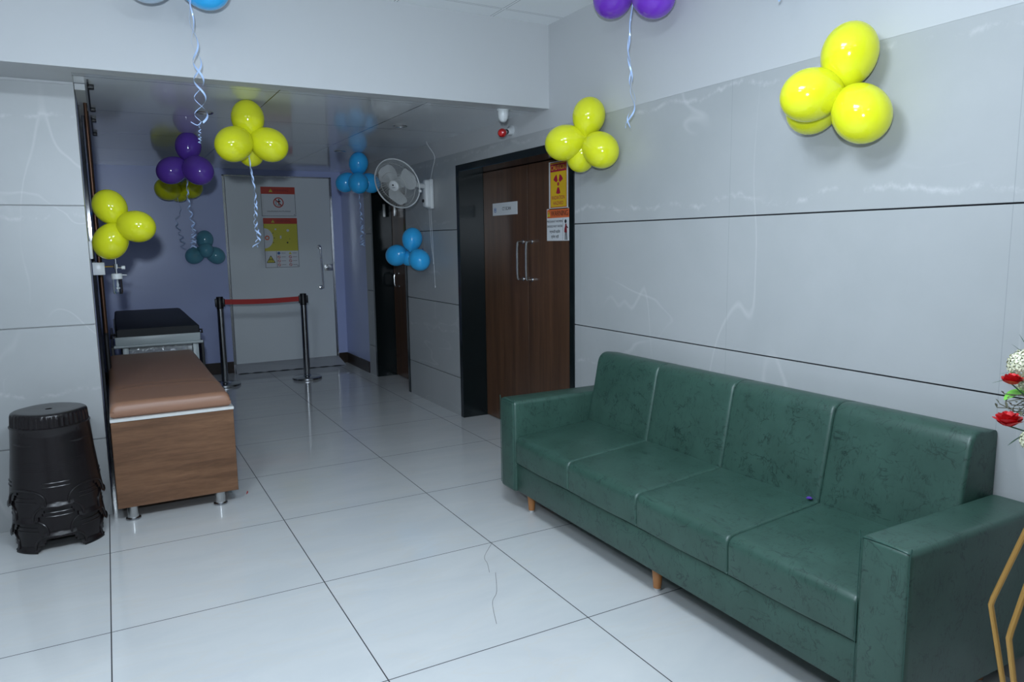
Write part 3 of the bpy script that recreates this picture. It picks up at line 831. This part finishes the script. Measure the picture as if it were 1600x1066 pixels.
tube(bm, smooth_path([FC - FN * .12, FC - FN * .17 + Vector((.02, 0, -.005)), (2.42, 6.09, 2.00), (2.53, 6.12, 1.985)], 6), .022, 14)
obj('motor_housing', bm, 'white_pl', fa)
bm = box(BM(), 2.500, 2.580, 6.085, 6.165, 1.800, 2.045, .024, 4)
box(bm, 2.545, 2.580, 6.075, 6.175, 1.79, 2.05, .010, 3)
br = obj('wall_bracket', bm, 'white_pl', fa)
obj('speed_knob', lathe(BM(), [(0, 0), (.014, 0), (.013, .012), (0, .013)], 16, (2.500, 6.125, 1.86), (-1, 0, 0)), 'black', br)
for dy, z1 in ((-.018, 1.089), (.018, 1.30)):
    bm = tube(BM(), smooth_path([(2.555, 6.12 + dy, 1.80), (2.562, 6.110 + dy, 1.5), (2.566, 6.085 + dy * .6, z1 + .02)], 6), .0016, 6)
    lathe(bm, [(0, 0), (.005, .003), (.003, .022), (0, .023)], 10, (2.566, 6.085 + dy * .6, z1))
    obj('pull_cord', bm, 'white_pl', fa)
t = obj('power_cable', tube(BM(), smooth_path([(2.50, 6.02, ZC), (2.515, 6.03, 2.33), (2.575, 6.03, 2.24), (2.575, 6.08, 2.14), (2.573, 6.13, 2.045)], 6), .0026, 6), 'white_pl', origin=(2.57, 6.06, 2.2))
tag(t, 'thin white cable running from the corridor ceiling down to the wall fan', 'cable')

# ------------------------------------------------------------------ dome sensor and red indicator lamp
t = thing('dome_sensor', 'small white dome sensor on the corridor ceiling just behind the beam', 'sensor', (2.326, 4.30, ZC))
obj('mount', lathe(BM(), [(0, ZC - .001), (.040, ZC - .001), (.040, ZC - .022), (.037, ZC - .024), (0, ZC - .024)], 28, (2.326, 4.30, 0)), 'white_pl', t)
obj('dome', lathe(BM(), [(.036, ZC - .024), (.036, ZC - .045), (.031, ZC - .072), (.022, ZC - .088), (.010, ZC - .095), (0, ZC - .096)], 28, (2.326, 4.30, 0)), 'white_pl', t)
t = thing('indicator_lamp', 'red bulb on a white angled holder above the double door frame', 'lamp', (2.575, 4.63, 2.27))
obj('holder', lathe(BM(), [(0, 0), (.036, 0), (.036, .008), (.024, .030), (.020, .075), (.016, .080), (0, .080)], 24, (2.579, 4.64, 2.272), (-.80, -.52, -.22)), 'white_pl', t)
ax = Vector((2.285, 4.36, 2.19)) - Vector((2.579, 4.64, 2.272)); ax.normalize(); o_ = Vector((2.579, 4.64, 2.272)) + Vector((-.80, -.52, -.22)).normalized() * .075
obj('socket', lathe(BM(), [(0, 0), (.0165, 0), (.0175, .022), (.012, .028), (0, .028)], 20, o_, ax), 'black', t)
obj('reflector', lathe(BM(), [(.012, .026), (.016, .05), (.024, .085), (.029, .105)], 24, o_, ax, caps=False), 'white_pl', t)
obj('red_lens', lathe(BM(), [(.029, .104), (.030, .112), (.027, .130), (.017, .146), (0, .152)], 24, o_, ax, caps=False), 'red_glass', t)

# ------------------------------------------------------------------ left wall services
bm = box(BM(), -.080, -.030, 4.62, 5.48, 2.325, 2.358, .002, 1)
t = obj('cable_duct', bm, 'white_paint', origin=(-.055, 5.0, 2.358)); tag(t, 'white cable duct under the corridor ceiling beside the pillar top', 'duct')
for (ya, yb), lab in (((4.50, 5.47), 'dark slotted rail with latches on the ceiling beside the white cable duct, nearer length'), ((5.70, 6.62), 'dark slotted rail with latches on the ceiling beyond the white cable duct, farther length')):
    bm = box(BM(), -.020, -.012, ya, yb, ZC - .012, ZC - .001)
    for yy in (ya + .12, yb - .1): box(bm, -.018, .012, yy, yy + .05, ZC - .022, ZC - .002, .003, 2)
    t = obj('ceiling_rail', bm, 'pipe_dark', origin=(-.016, (ya + yb) / 2, ZC)); tag(t, lab, 'rail', 'ceiling rails')
for k, (x, y, r, m_) in enumerate(((-.040, 5.02, .010, 'copper'), (-.040, 5.32, .012, 'copper'), (-.045, 5.75, .016, 'black'))):
    zb = (1.405, .95, .02)[k]
    t = obj('wall_pipe', tube(BM(), [(x, y, zb), (x, y, ZC)], r, 14), m_, origin=(x, y, zb))
    tag(t, ['thin copper gas pipe running down to the white outlet box', 'second copper pipe just behind the first on the left corridor wall', 'black vertical pipe behind the copper pipes on the left corridor wall'][k], 'pipe')
t = obj('outlet_box', box(BM(), -.078, -.014, 5.0, 5.09, 1.330, 1.405, .004, 2), 'white_pl', origin=(-.078, 5.05, 1.36)); tag(t, 'small white gas outlet box under the yellow balloons on the left wall', 'outlet box')
t = obj('switch_plate', box(BM(), -.083, -.066, 4.74, 4.84, 1.43, 1.53, .004, 2), 'white_pl', origin=(-.083, 4.79, 1.48)); tag(t, 'white switch plate on the pillar side behind the yellow balloons', 'switch')
t = thing('oxygen_flowmeter', 'oxygen flowmeter with clear humidifier bottle plugged in beside the outlet box', 'flowmeter', (.045, 5.05, 1.38))
bm = tube(BM(), [(-.014, 5.05, 1.378), (.03, 5.05, 1.378)], .005, 10)
obj('connector', bm, 'brass', t)
bm = lathe(BM(), [(0, -.014), (.013, -.014), (.014, .014), (0, .016)], 8, (.045, 5.05, 1.378)); tube(bm, [(.045, 5.05, 1.39), (.044, 5.05, 1.455)], .004, 8); tube(bm, [(.045, 5.05, 1.365), (.045, 5.05, 1.33)], .005, 8); tube(bm, [(.045, 5.05, 1.372), (.078, 5.05, 1.370)], .004, 8)
obj('valve', bm, 'chrome', t)
obj('valve_knob', lathe(BM(), [(0, 0), (.011, 0), (.012, .02), (0, .021)], 14, (.074, 5.05, 1.370), (1, 0, 0)), 'white_pl', t)
bm = lathe(BM(), [(0, 1.335), (.026, 1.335), (.030, 1.330), (.030, 1.302), (0, 1.302)], 24, (.046, 5.05, 0)); tube(bm, [(.074, 5.05, 1.326), (.100, 5.05, 1.324)], .003, 8)
obj('bottle_lid', bm, 'white_pl', t)
bt = obj('bottle', lathe(BM(), [(.027, 1.302), (.0275, 1.285), (.0275, 1.225), (.024, 1.212), (0, 1.212)], 24, (.046, 5.05, 0), caps=False), 'clear', t)
obj('diffuser_tube', lathe(BM(), [(0, 1.300), (.003, 1.300), (.006, 1.265), (.004, 1.255), (.010, 1.252), (.010, 1.242), (.003, 1.240), (.003, 1.225), (0, 1.225)], 14, (.046, 5.05, 0)), 'white_pl', bt)

# ------------------------------------------------------------------ signs
X_, Z_ = Vector((1, 0, 0)), Vector((0, 0, 1))
def circ(r, n=20, cx=0, cy=0): return [(cx + r * math.cos(2 * PI * k / n), cy + r * math.sin(2 * PI * k / n)) for k in range(n)]
def rect(x0, y0, x1, y1): return [(x0, y0), (x1, y0), (x1, y1), (x0, y1)]
def ringpoly(bm, r0, r1, cx, cy, th, o, U, V, N, n=28):
    for k in range(n):
        a, b = 2 * PI * k / n, 2 * PI * (k + 1) / n
        poly(bm, [(cx + r1 * math.cos(a), cy + r1 * math.sin(a)), (cx + r1 * math.cos(b), cy + r1 * math.sin(b)), (cx + r0 * math.cos(b), cy + r0 * math.sin(b)), (cx + r0 * math.cos(a), cy + r0 * math.sin(a))], th, o, U, V, N)
def bar(bm, x0, y0, x1, y1, w, th, o, U, V, N):
    d = Vector((x1 - x0, y1 - y0)).normalized(); p = Vector((-d.y, d.x)) * w / 2
    poly(bm, [(x0 + p.x, y0 + p.y), (x0 - p.x, y0 - p.y), (x1 - p.x, y1 - p.y), (x1 + p.x, y1 + p.y)], th, o, U, V, N)
def person_icon(bm, s, cx, cy, th, o, U, V, N):
    poly(bm, circ(s * .16, 12, cx, cy + s * .72), th, o, U, V, N)
    poly(bm, [(cx - s * .22, cy + .5 * s), (cx + s * .22, cy + .5 * s), (cx + s * .14, cy - .1 * s), (cx - s * .14, cy - .1 * s)], th, o, U, V, N)
    bar(bm, cx - s * .20, cy + s * .45, cx - s * .38, cy + s * .05, s * .12, th, o, U, V, N); bar(bm, cx + s * .20, cy + s * .45, cx + s * .40, cy + s * .12, s * .12, th, o, U, V, N)
    bar(bm, cx - s * .08, cy - s * .08, cx - s * .24, cy - s * .75, s * .15, th, o, U, V, N); bar(bm, cx + s * .08, cy - s * .08, cx + s * .22, cy - s * .75, s * .15, th, o, U, V, N)

def sign(name, label, cat, o, U, V, N, w, h, base='paper', depth=.0015):
    """o = centre of the sign on its carrier; returns the thing and a painter"""
    t = thing(name, label, cat, o)
    bm = BM(); poly(bm, rect(-w / 2, -h / 2, w / 2, h / 2), depth, o, U, V, N); obj('panel', bm, base, t)
    o1 = o + N * depth
    def paint(pname, m_, fn, lift=.0002, th=.0004):
        bm = BM(); fn(bm, th, o1 + N * 0.0, U, V, N); return obj(pname, bm, m_, t)
    def text(body, size, x, y, m_='ink', xs=1.0, ax='CENTER', lift=.0006):
        return obj('lettering', text_bm(body, size, o1 + U * x + V * y + N * lift, U, V, N, .0003, ax, xs), m_, t, recalc=False)
    return t, paint, text

# back door poster 1
U, V, N = X_, Z_, Vector((0, -1, 0))
o = Vector((1.826, 8.985, 1.994)); w, h = .392, .340
t, paint, text = sign('warning_poster', 'upper warning poster with red header and no-entry figure on the white door', 'poster', o, U, V, N, w, h)
paint('header', 'sign_red', lambda bm, th, *f: poly(bm, rect(-w / 2, h / 2 - .082, w / 2, h / 2), th, *f))
paint('border', 'ink', lambda bm, th, *f: [bar(bm, *e, .004, th * 1.5, *f) for e in ((-w / 2, -h / 2 + .002, w / 2, -h / 2 + .002), (w / 2 - .002, -h / 2, w / 2 - .002, h / 2 - .08), (-w / 2 + .002, -h / 2, -w / 2 + .002, h / 2 - .08))])
paint('warning_triangle', 'sign_yel', lambda bm, th, *f: poly(bm, [(-.105, h / 2 - .060), (-.062, h / 2 - .060), (-.0835, h / 2 - .022)], th * 2.5, *f))
text('!', .036, -.0835, h / 2 - .046, lift=.0015)
text('WARNING', .036, .035, h / 2 - .041, 'fig_red', lift=.0010)
paint('prohibition_ring', 'sign_red', lambda bm, th, *f: (ringpoly(bm, .048, .060, 0, -.010, th * 3, *f), bar(bm, -.038, .028, .038, -.048, .011, th * 3, *f)))
paint('figure', 'ink', lambda bm, th, *f: (person_icon(bm, .050, .006, -.012, th * 2, *f), bar(bm, -.028, -.04, -.028, .015, .006, th * 2, *f)))
text('Unauthorized entry Prohibited', .0235, 0, -.112, xs=.92)
paint('corner_mark', 'ink', lambda bm, th, *f: poly(bm, circ(.005, 10, w / 2 - .018, -h / 2 + .018), th, *f))
# back door poster 2
o = Vector((1.834, 8.985, 1.512)); w, h = .392, .582
t, paint, text = sign('safety_poster', 'lower tall safety poster with yellow picture and rows of symbols on the white door', 'poster', o, U, V, N, w, h)
paint('header', 'sign_red', lambda bm, th, *f: poly(bm, rect(-w / 2, h / 2 - .068, w / 2, h / 2), th, *f))
paint('border', 'ink', lambda bm, th, *f: [bar(bm, *e, .004, th * 1.5, *f) for e in ((-w / 2, -h / 2 + .002, w / 2, -h / 2 + .002), (w / 2 - .002, -h / 2, w / 2 - .002, h / 2 - .07), (-w / 2 + .002, -h / 2, -w / 2 + .002, h / 2 - .07), (-.062, -h / 2, -.062, -.098))])
paint('warning_triangle', 'sign_yel', lambda bm, th, *f: poly(bm, [(-.105, h / 2 - .054), (-.065, h / 2 - .054), (-.085, h / 2 - .018)], th * 2.5, *f))
text('!', .034, -.085, h / 2 - .040, lift=.0015)
text('WARNING', .034, .035, h / 2 - .036, 'fig_red', lift=.0010)
paint('picture_field', 'sign_yel', lambda bm, th, *f: poly(bm, rect(-w / 2 + .004, -.095, w / 2 - .004, h / 2 - .068), th, *f))
paint('scanner_drawing', 'paper', lambda bm, th, *f: (poly(bm, [(-w / 2 + .004, .055 - .118)] + [(-w / 2 + .004 + .100 * math.cos(a), .055 + .118 * math.sin(a)) for a in [(-PI / 2 + PI * k / 20) for k in range(1, 20)]] + [(-w / 2 + .004, .055 + .118)], th * 2, *f),
      poly(bm, circ(.011, 10, -.06, .16), th * 2, *f), poly(bm, circ(.016, 12, .082, .145), th * 2, *f), poly(bm, rect(-.012, .05, .004, .085), th * 2, *f)))
paint('scanner_bore', 'warn_or', lambda bm, th, *f: ringpoly(bm, .014, .027, -w / 2 + .036, .060, th * 3, *f))
paint('scanner_details', 'ink', lambda bm, th, *f: (poly(bm, circ(.010, 12, .072, .002), th * 3, *f), poly(bm, circ(.0055, 10, -.092, .115), th * 3, *f), poly(bm, circ(.0055, 10, -.078, .058), th * 3, *f), poly(bm, circ(.0055, 10, -.092, .004), th * 3, *f), poly(bm, circ(.0045, 10, .10, .045), th * 3, *f)))
paint('magnet_triangle', 'sign_yel', lambda bm, th, *f: poly(bm, [(-.178, -.232), (-.084, -.232), (-.131, -.150)], th * 2, *f))
paint('triangle_outline', 'ink', lambda bm, th, *f: [bar(bm, *e, .006, th * 3, *f) for e in ((-.178, -.232, -.084, -.232), (-.084, -.232, -.131, -.150), (-.131, -.150, -.178, -.232), (-.143, -.222, -.143, -.190), (-.119, -.222, -.119, -.190), (-.150, -.190, -.112, -.190))])
for r_ in range(4):
    for c_ in range(2):
        cx, cy = -.036 + .132 * c_, -.122 - .046 * r_
        if r_ == 0 and c_ == 1:
            paint('symbol', 'sign_yel', lambda bm, th, *f: poly(bm, [(cx - .018, cy - .014), (cx + .018, cy - .014), (cx, cy + .018)], th * 2, *f))
        elif r_ == 0:
            paint('symbol', 'blue_ink', lambda bm, th, *f: poly(bm, circ(.017, 16, cx, cy), th * 2, *f))
        else:
            paint('symbol', 'sign_red', lambda bm, th, *f: (ringpoly(bm, .0125, .0175, cx, cy, th * 2, *f, n=18), bar(bm, cx - .011, cy + .011, cx + .011, cy - .011, .004, th * 2, *f)))
        paint('symbol_caption', 'grey_ink', lambda bm, th, *f: bar(bm, cx + .028, cy, cx + .078, cy, .005, th * 2, *f))
paint('corner_mark', 'ink', lambda bm, th, *f: poly(bm, circ(.005, 10, w / 2 - .016, -h / 2 + .018), th, *f))

# signs on the double door (plane x = 2.80, seen from -x: right is -y)
U, V, N = Vector((0, -1, 0)), Z_, Vector((-1, 0, 0))
o = Vector((2.7995, 5.168, 1.752)); w, h = .405, .098
t, paint, text = sign('room_sign', 'white room sign reading CT SCAN on the double door', 'sign', o, U, V, N, w, h, depth=.004)
text('CT SCAN', .036, .035, 0, xs=.95)
paint('emblem', 'blue_ink', lambda bm, th, *f: (poly(bm, [(-.165, -.012), (-.150, -.012), (-.157, .020)], th * 2, *f), bar(bm, -.172, -.020, -.172, .010, .005, th * 2, *f), bar(bm, -.142, -.020, -.142, .010, .005, th * 2, *f), bar(bm, -.172, -.022, -.142, -.022, .005, th * 2, *f)))
o = Vector((2.7995, 4.378, 1.876)); w, h = .245, .338
t, paint, text = sign('radiation_sign', 'yellow radiation caution sign with red trefoil on the double door', 'sign', o, U, V, N, w, h)
paint('yellow_field', 'cau_yel', lambda bm, th, *f: poly(bm, rect(-.105, -.150, .108, .163), th, *f))
paint('border', 'cau_red', lambda bm, th, *f: [bar(bm, *e, .004, th * 2, *f) for e in ((-.101, -.146, .104, -.146), (-.101, -.146, -.101, .160), (.104, -.146, .104, .160), (-.101, .160, .104, .160))])
paint('header', 'cau_red', lambda bm, th, *f: poly(bm, rect(-.101, .098, .104, .152), th * 2, *f))
text('CAUTION', .047, .001, .124, 'cau_yel', xs=.93, lift=.0012)
def trefoil(bm, th, *f):
    cx, cy = 0, .012
    poly(bm, circ(.013, 16, cx, cy), th * 2, *f)
    for a0 in (50, 130, 270):
        A = [math.radians(a0 - 24 + 48 * k / 8) for k in range(9)]
        poly(bm, [(cx + .068 * math.cos(a), cy + .068 * math.sin(a)) for a in A] + [(cx + .024 * math.cos(a), cy + .024 * math.sin(a)) for a in A[::-1]], th * 2, *f)
paint('trefoil', 'cau_red', trefoil)
text('RADIATION', .036, .0, -.082, 'cau_red', xs=.88, lift=.0010)
text('HAZARD', .036, .0, -.120, 'cau_red', xs=.9, lift=.0010)
o = Vector((2.7995, 4.382, 1.608)); w, h = .300, .226
t, paint, text = sign('pregnancy_warning_sign', 'white warning sign with orange WARNING header under the radiation sign', 'sign', o, U, V, N, w, h)
paint('header', 'warn_or', lambda bm, th, *f: poly(bm, rect(-w / 2 + .006, h / 2 - .066, w / 2 - .004, h / 2 - .006), th, *f))
paint('warning_triangle', 'sign_yel', lambda bm, th, *f: poly(bm, [(-.144, h / 2 - .055), (-.104, h / 2 - .055), (-.124, h / 2 - .018)], th * 2.5, *f))
text('!', .034, -.124, h / 2 - .042, lift=.0014)
text('WARNING', .052, .020, h / 2 - .037, xs=.88, lift=.0012)
text('PREGNANT WOMEN', .0225, -.044, .022, xs=.98)
text('SHOULD NOT ENTER', .0225, -.044, -.012, xs=.92)
text('गर्भवती महिला', .025, -.044, -.050, xs=.98)
text('प्रवेश नाही', .025, -.044, -.085, xs=.98)
paint('divider', 'grey_ink', lambda bm, th, *f: bar(bm, .062, -h / 2 + .004, .062, h / 2 - .07, .0025, th * 2, *f))
def lady(bm, th, *f):
    poly(bm, circ(.013, 14, .096, .020), th * 2, *f)
    bar(bm, .094, -.052, .090, -.108, .009, th * 2, *f); bar(bm, .106, -.052, .112, -.108, .009, th * 2, *f)
    bar(bm, .104, -.010, .124, -.026, .008, th * 2, *f)
paint('figure', 'ink', lady)
paint('figure_dress', 'fig_red', lambda bm, th, *f: poly(bm, [(.094, .004), (.108, .004), (.110, -.014), (.114, -.056), (.080, -.056), (.082, -.030), (.090, -.014)], th * 2.4, *f))

# ------------------------------------------------------------------ flower stand and artificial flowers
SC = Vector((1.94, .78, 0))
fs = thing('flower_stand', 'gold wire flower stand in front of the sofa arm at the right edge', 'stand', SC)
for k in range(6):
    a = math.radians(100 + 60 * k); dr = Vector((math.cos(a), math.sin(a), 0))
    pts = [SC + dr * .15 + Z_ * .01, SC + dr * .100 + Z_ * .20, SC + dr * .108 + Z_ * .26, SC + dr * .166 + Z_ * .54, SC + dr * .170 + Z_ * .56, SC + dr * .166 + Z_ * .58, SC + dr * .085 + Z_ * .86, SC + dr * .075 + Z_ * .90]
    obj('leg', tube(BM(), pts, .0068, 10), 'gold', fs)
for r, z in ((.15, .01), (.078, .90)):
    bm = BM(); pts = [SC + Vector((r * math.cos(2 * PI * k / 40), r * math.sin(2 * PI * k / 40), z)) for k in range(41)]
    tube(bm, pts, .006, 8, caps=False); obj('ring', bm, 'gold', fs)
t = obj('flower_bowl', lathe(BM(), [(0, .90), (.045, .90), (.07, .925), (.085, .965), (.080, .968), (.062, .93), (0, .915)], 32, SC), 'gold', origin=SC + Z_ * .90)
tag(t, 'gold bowl resting on top of the wire flower stand', 'bowl')
fl = thing('flower_arrangement', 'artificial red, cream and pink flowers with green leaves on the gold stand', 'flowers', SC + Z_ * .93)
def rose_bm(c, r, n=17):
    bm = BM(); c = Vector(c)
    for k in range(n):
        a = k * 2.4; t_ = k / n; tilt = .05 + .95 * t_; rr = r * (.30 + .55 * t_)
        d = Vector((math.cos(a), math.sin(a), 0)); s_ = Vector((-d.y, d.x, 0))
        up = (Z_ * math.cos(tilt) + d * math.sin(tilt)).normalized(); base = c + d * rr * .25
        wd_ = rr * .85; ht = r * (1.15 - .25 * t_) ; g = []
        for i in range(5):
            u = i / 4; row = []
            for j in range(5):
                v = j / 4 - .5; row.append(bm.verts.new(base + up * (ht * u * (1 - .5 * v * v)) + s_ * (wd_ * 2 * v * math.sin(PI * (.15 + .48 * u)) ) - d * (v * v * wd_ * 1.2) + d * (.22 * r * u * u) + Vector((random.uniform(-1, 1), random.uniform(-1, 1), random.uniform(-1, 1))) * r * .02))
            g.append(row)
        for A, B in zip(g, g[1:]):
            for j in range(4): bm.faces.new((A[j], A[j + 1], B[j + 1], B[j]))
    return bm
def leaf_bm(bm, p, d, L, w, curve=.2):
    p = Vector(p); d = Vector(d).normalized(); s_ = d.cross(Z_); s_ = s_.normalized() if s_.length > .05 else X_; nup = s_.cross(d)
    L_ = []; 
    for i in range(9):
        u = i / 8; c = p + d * (L * u) - Z_ * (curve * L * u * u); ww = w * math.sin(PI * min(1, u * .96 + .02)) ** .8
        L_.append((bm.verts.new(c - s_ * ww / 2 + nup * ww * .15), bm.verts.new(c), bm.verts.new(c + s_ * ww / 2 + nup * ww * .15)))
    for A, B in zip(L_, L_[1:]):
        bm.faces.new((A[0], A[1], B[1], B[0])); bm.faces.new((A[1], A[2], B[2], B[1]))
def F(name, bm, m_): return obj(name, bm, m_, fl, recalc=False, ang=70)
bun = SC + Z_ * .95
roses = [((1.826, .900, 1.052), .030), ((1.93, .86, 1.22), .030), ((2.03, .78, 1.10), .030), ((2.08, .93, 1.16), .03)]
for c, r in roses: F('rose', rose_bm(c, r), 'rose')
F('carnation', rose_bm((1.838, .905, 1.150), .022, 26), 'rose')
F('pink_flower', rose_bm((1.900, .885, 1.115), .024, 14), 'pink')
def hydrangea(c, r):
    bm = BM(); c = Vector(c)
    for k in range(120):
        z = 1 - 2 * (k + .5) / 120; a = k * 2.39996; d = Vector((math.sqrt(1 - z * z) * math.cos(a), math.sqrt(1 - z * z) * math.sin(a), z))
        X2, Y2, _n = frame(d); p = c + d * r * random.uniform(.85, 1.05); q_ = random.uniform(.006, .010); a1 = random.random() * 6
        for j in range(4):
            e1 = X2 * math.cos(a1 + j * PI / 2) + Y2 * math.sin(a1 + j * PI / 2); e2 = X2 * math.cos(a1 + j * PI / 2 + .8) + Y2 * math.sin(a1 + j * PI / 2 + .8)
            bm.faces.new([bm.verts.new(p), bm.verts.new(p + e1 * q_ + d * .003), bm.verts.new(p + (e1 + e2) * q_ * .8), bm.verts.new(p + e2 * q_ + d * .003)])
    return bm
F('hydrangea', hydrangea((1.892, .905, 1.190), .035), 'cream'); F('hydrangea', hydrangea((2.03, .88, 1.22), .045), 'cream'); F('hydrangea', hydrangea((1.94, .90, 1.00), .022), 'cream')
F('hydrangea', hydrangea((1.905, .90, 1.140), .022), 'cream')
for args in (((1.90, .895, 1.13), (-1, .25, -.05), .075, .034), ((1.96, .85, 1.10), (-1, -.2, .1), .09, .035), ((2.0, .85, 1.12), (.8, -.6, .2), .10, .04)):
    bm = BM(); leaf_bm(bm, *args); F('leaf', bm, 'leaf')
for p, d_, L in (((1.90, .90, 1.165), (-1, .35, -.10), .10), ((1.90, .90, 1.175), (-1, .30, .03), .085), ((1.91, .90, 1.20), (-.6, .3, .55), .07), ((1.92, .90, 1.20), (-.4, .2, .7), .08), ((1.90, .9, 1.02), (-1, .1, -.3), .06)):
    bm = BM(); leaf_bm(bm, p, d_, L, .004, .05); F('grass_blade', bm, 'leaf_dark')
for k in range(9):
    a = random.uniform(-.5, .5); e = Vector((1.79 + .03 * k * .4, .91 + .01 * a, 1.09 + random.uniform(-.035, .04))); s0 = SC + Vector((-.02, .02, 1.0 + .015 * k))
    mid = s0.lerp(e, .55) + Z_ * random.uniform(.0, .04); bm = tube(BM(), smooth_path([bun, s0, mid, e], 5), .0011, 5)
    for q_ in range(4):
        p = mid.lerp(e, q_ / 3); leaf_bm(bm, p, (random.uniform(-1, .1), random.uniform(-.4, .6), random.uniform(-.4, .9)), .016, .006)
    F('twig', bm, 'stem')
for c, r in roses + [((1.838, .905, 1.150), .02), ((1.9, .885, 1.115), .02), ((1.89, .905, 1.19), .02), ((2.03, .88, 1.22), .02)]:
    F('stem', tube(BM(), smooth_path([bun, SC.lerp(Vector(c), .5) * 1.0 + Z_ * (.5), Vector(c)], 6) if False else smooth_path([bun, bun.lerp(Vector(c), .5) + Z_ * .02, Vector(c)], 6), .0018, 6), 'leaf_dark')

# ------------------------------------------------------------------ small things on the floor
bm = tube(BM(), smooth_path([(1.572, 3.094, .001), (1.474, 2.978, .001), (1.45, 2.90, .001), (1.417, 2.815, .001)], 6), .0007, 4)
t = obj('hair_strand', bm, 'hair', origin=(1.47, 2.95, 0)); tag(t, 'long dark hair strand on the pale floor near the tile corner', 'hair strand', 'hair strands on the floor')
bm = tube(BM(), smooth_path([(1.44, 2.80, .001), (1.36, 2.636, .001), (1.30, 2.56, .001), (1.235, 2.40, .001)], 6), .0007, 4)
t = obj('hair_strand', bm, 'hair', origin=(1.33, 2.6, 0)); tag(t, 'dark hair strand in the middle of the pale floor tile, nearer the camera', 'hair strand', 'hair strands on the floor')
bm = tube(BM(), [(.630, 4.50, .002), (.640, 4.53, .004), (.644, 4.555, .002)], [.001, .004, .001], 6)
t = obj('petal_scrap', bm, 'rose', origin=(.638, 4.52, 0)); tag(t, 'tiny red scrap on the floor right of the wooden bench', 'scrap')
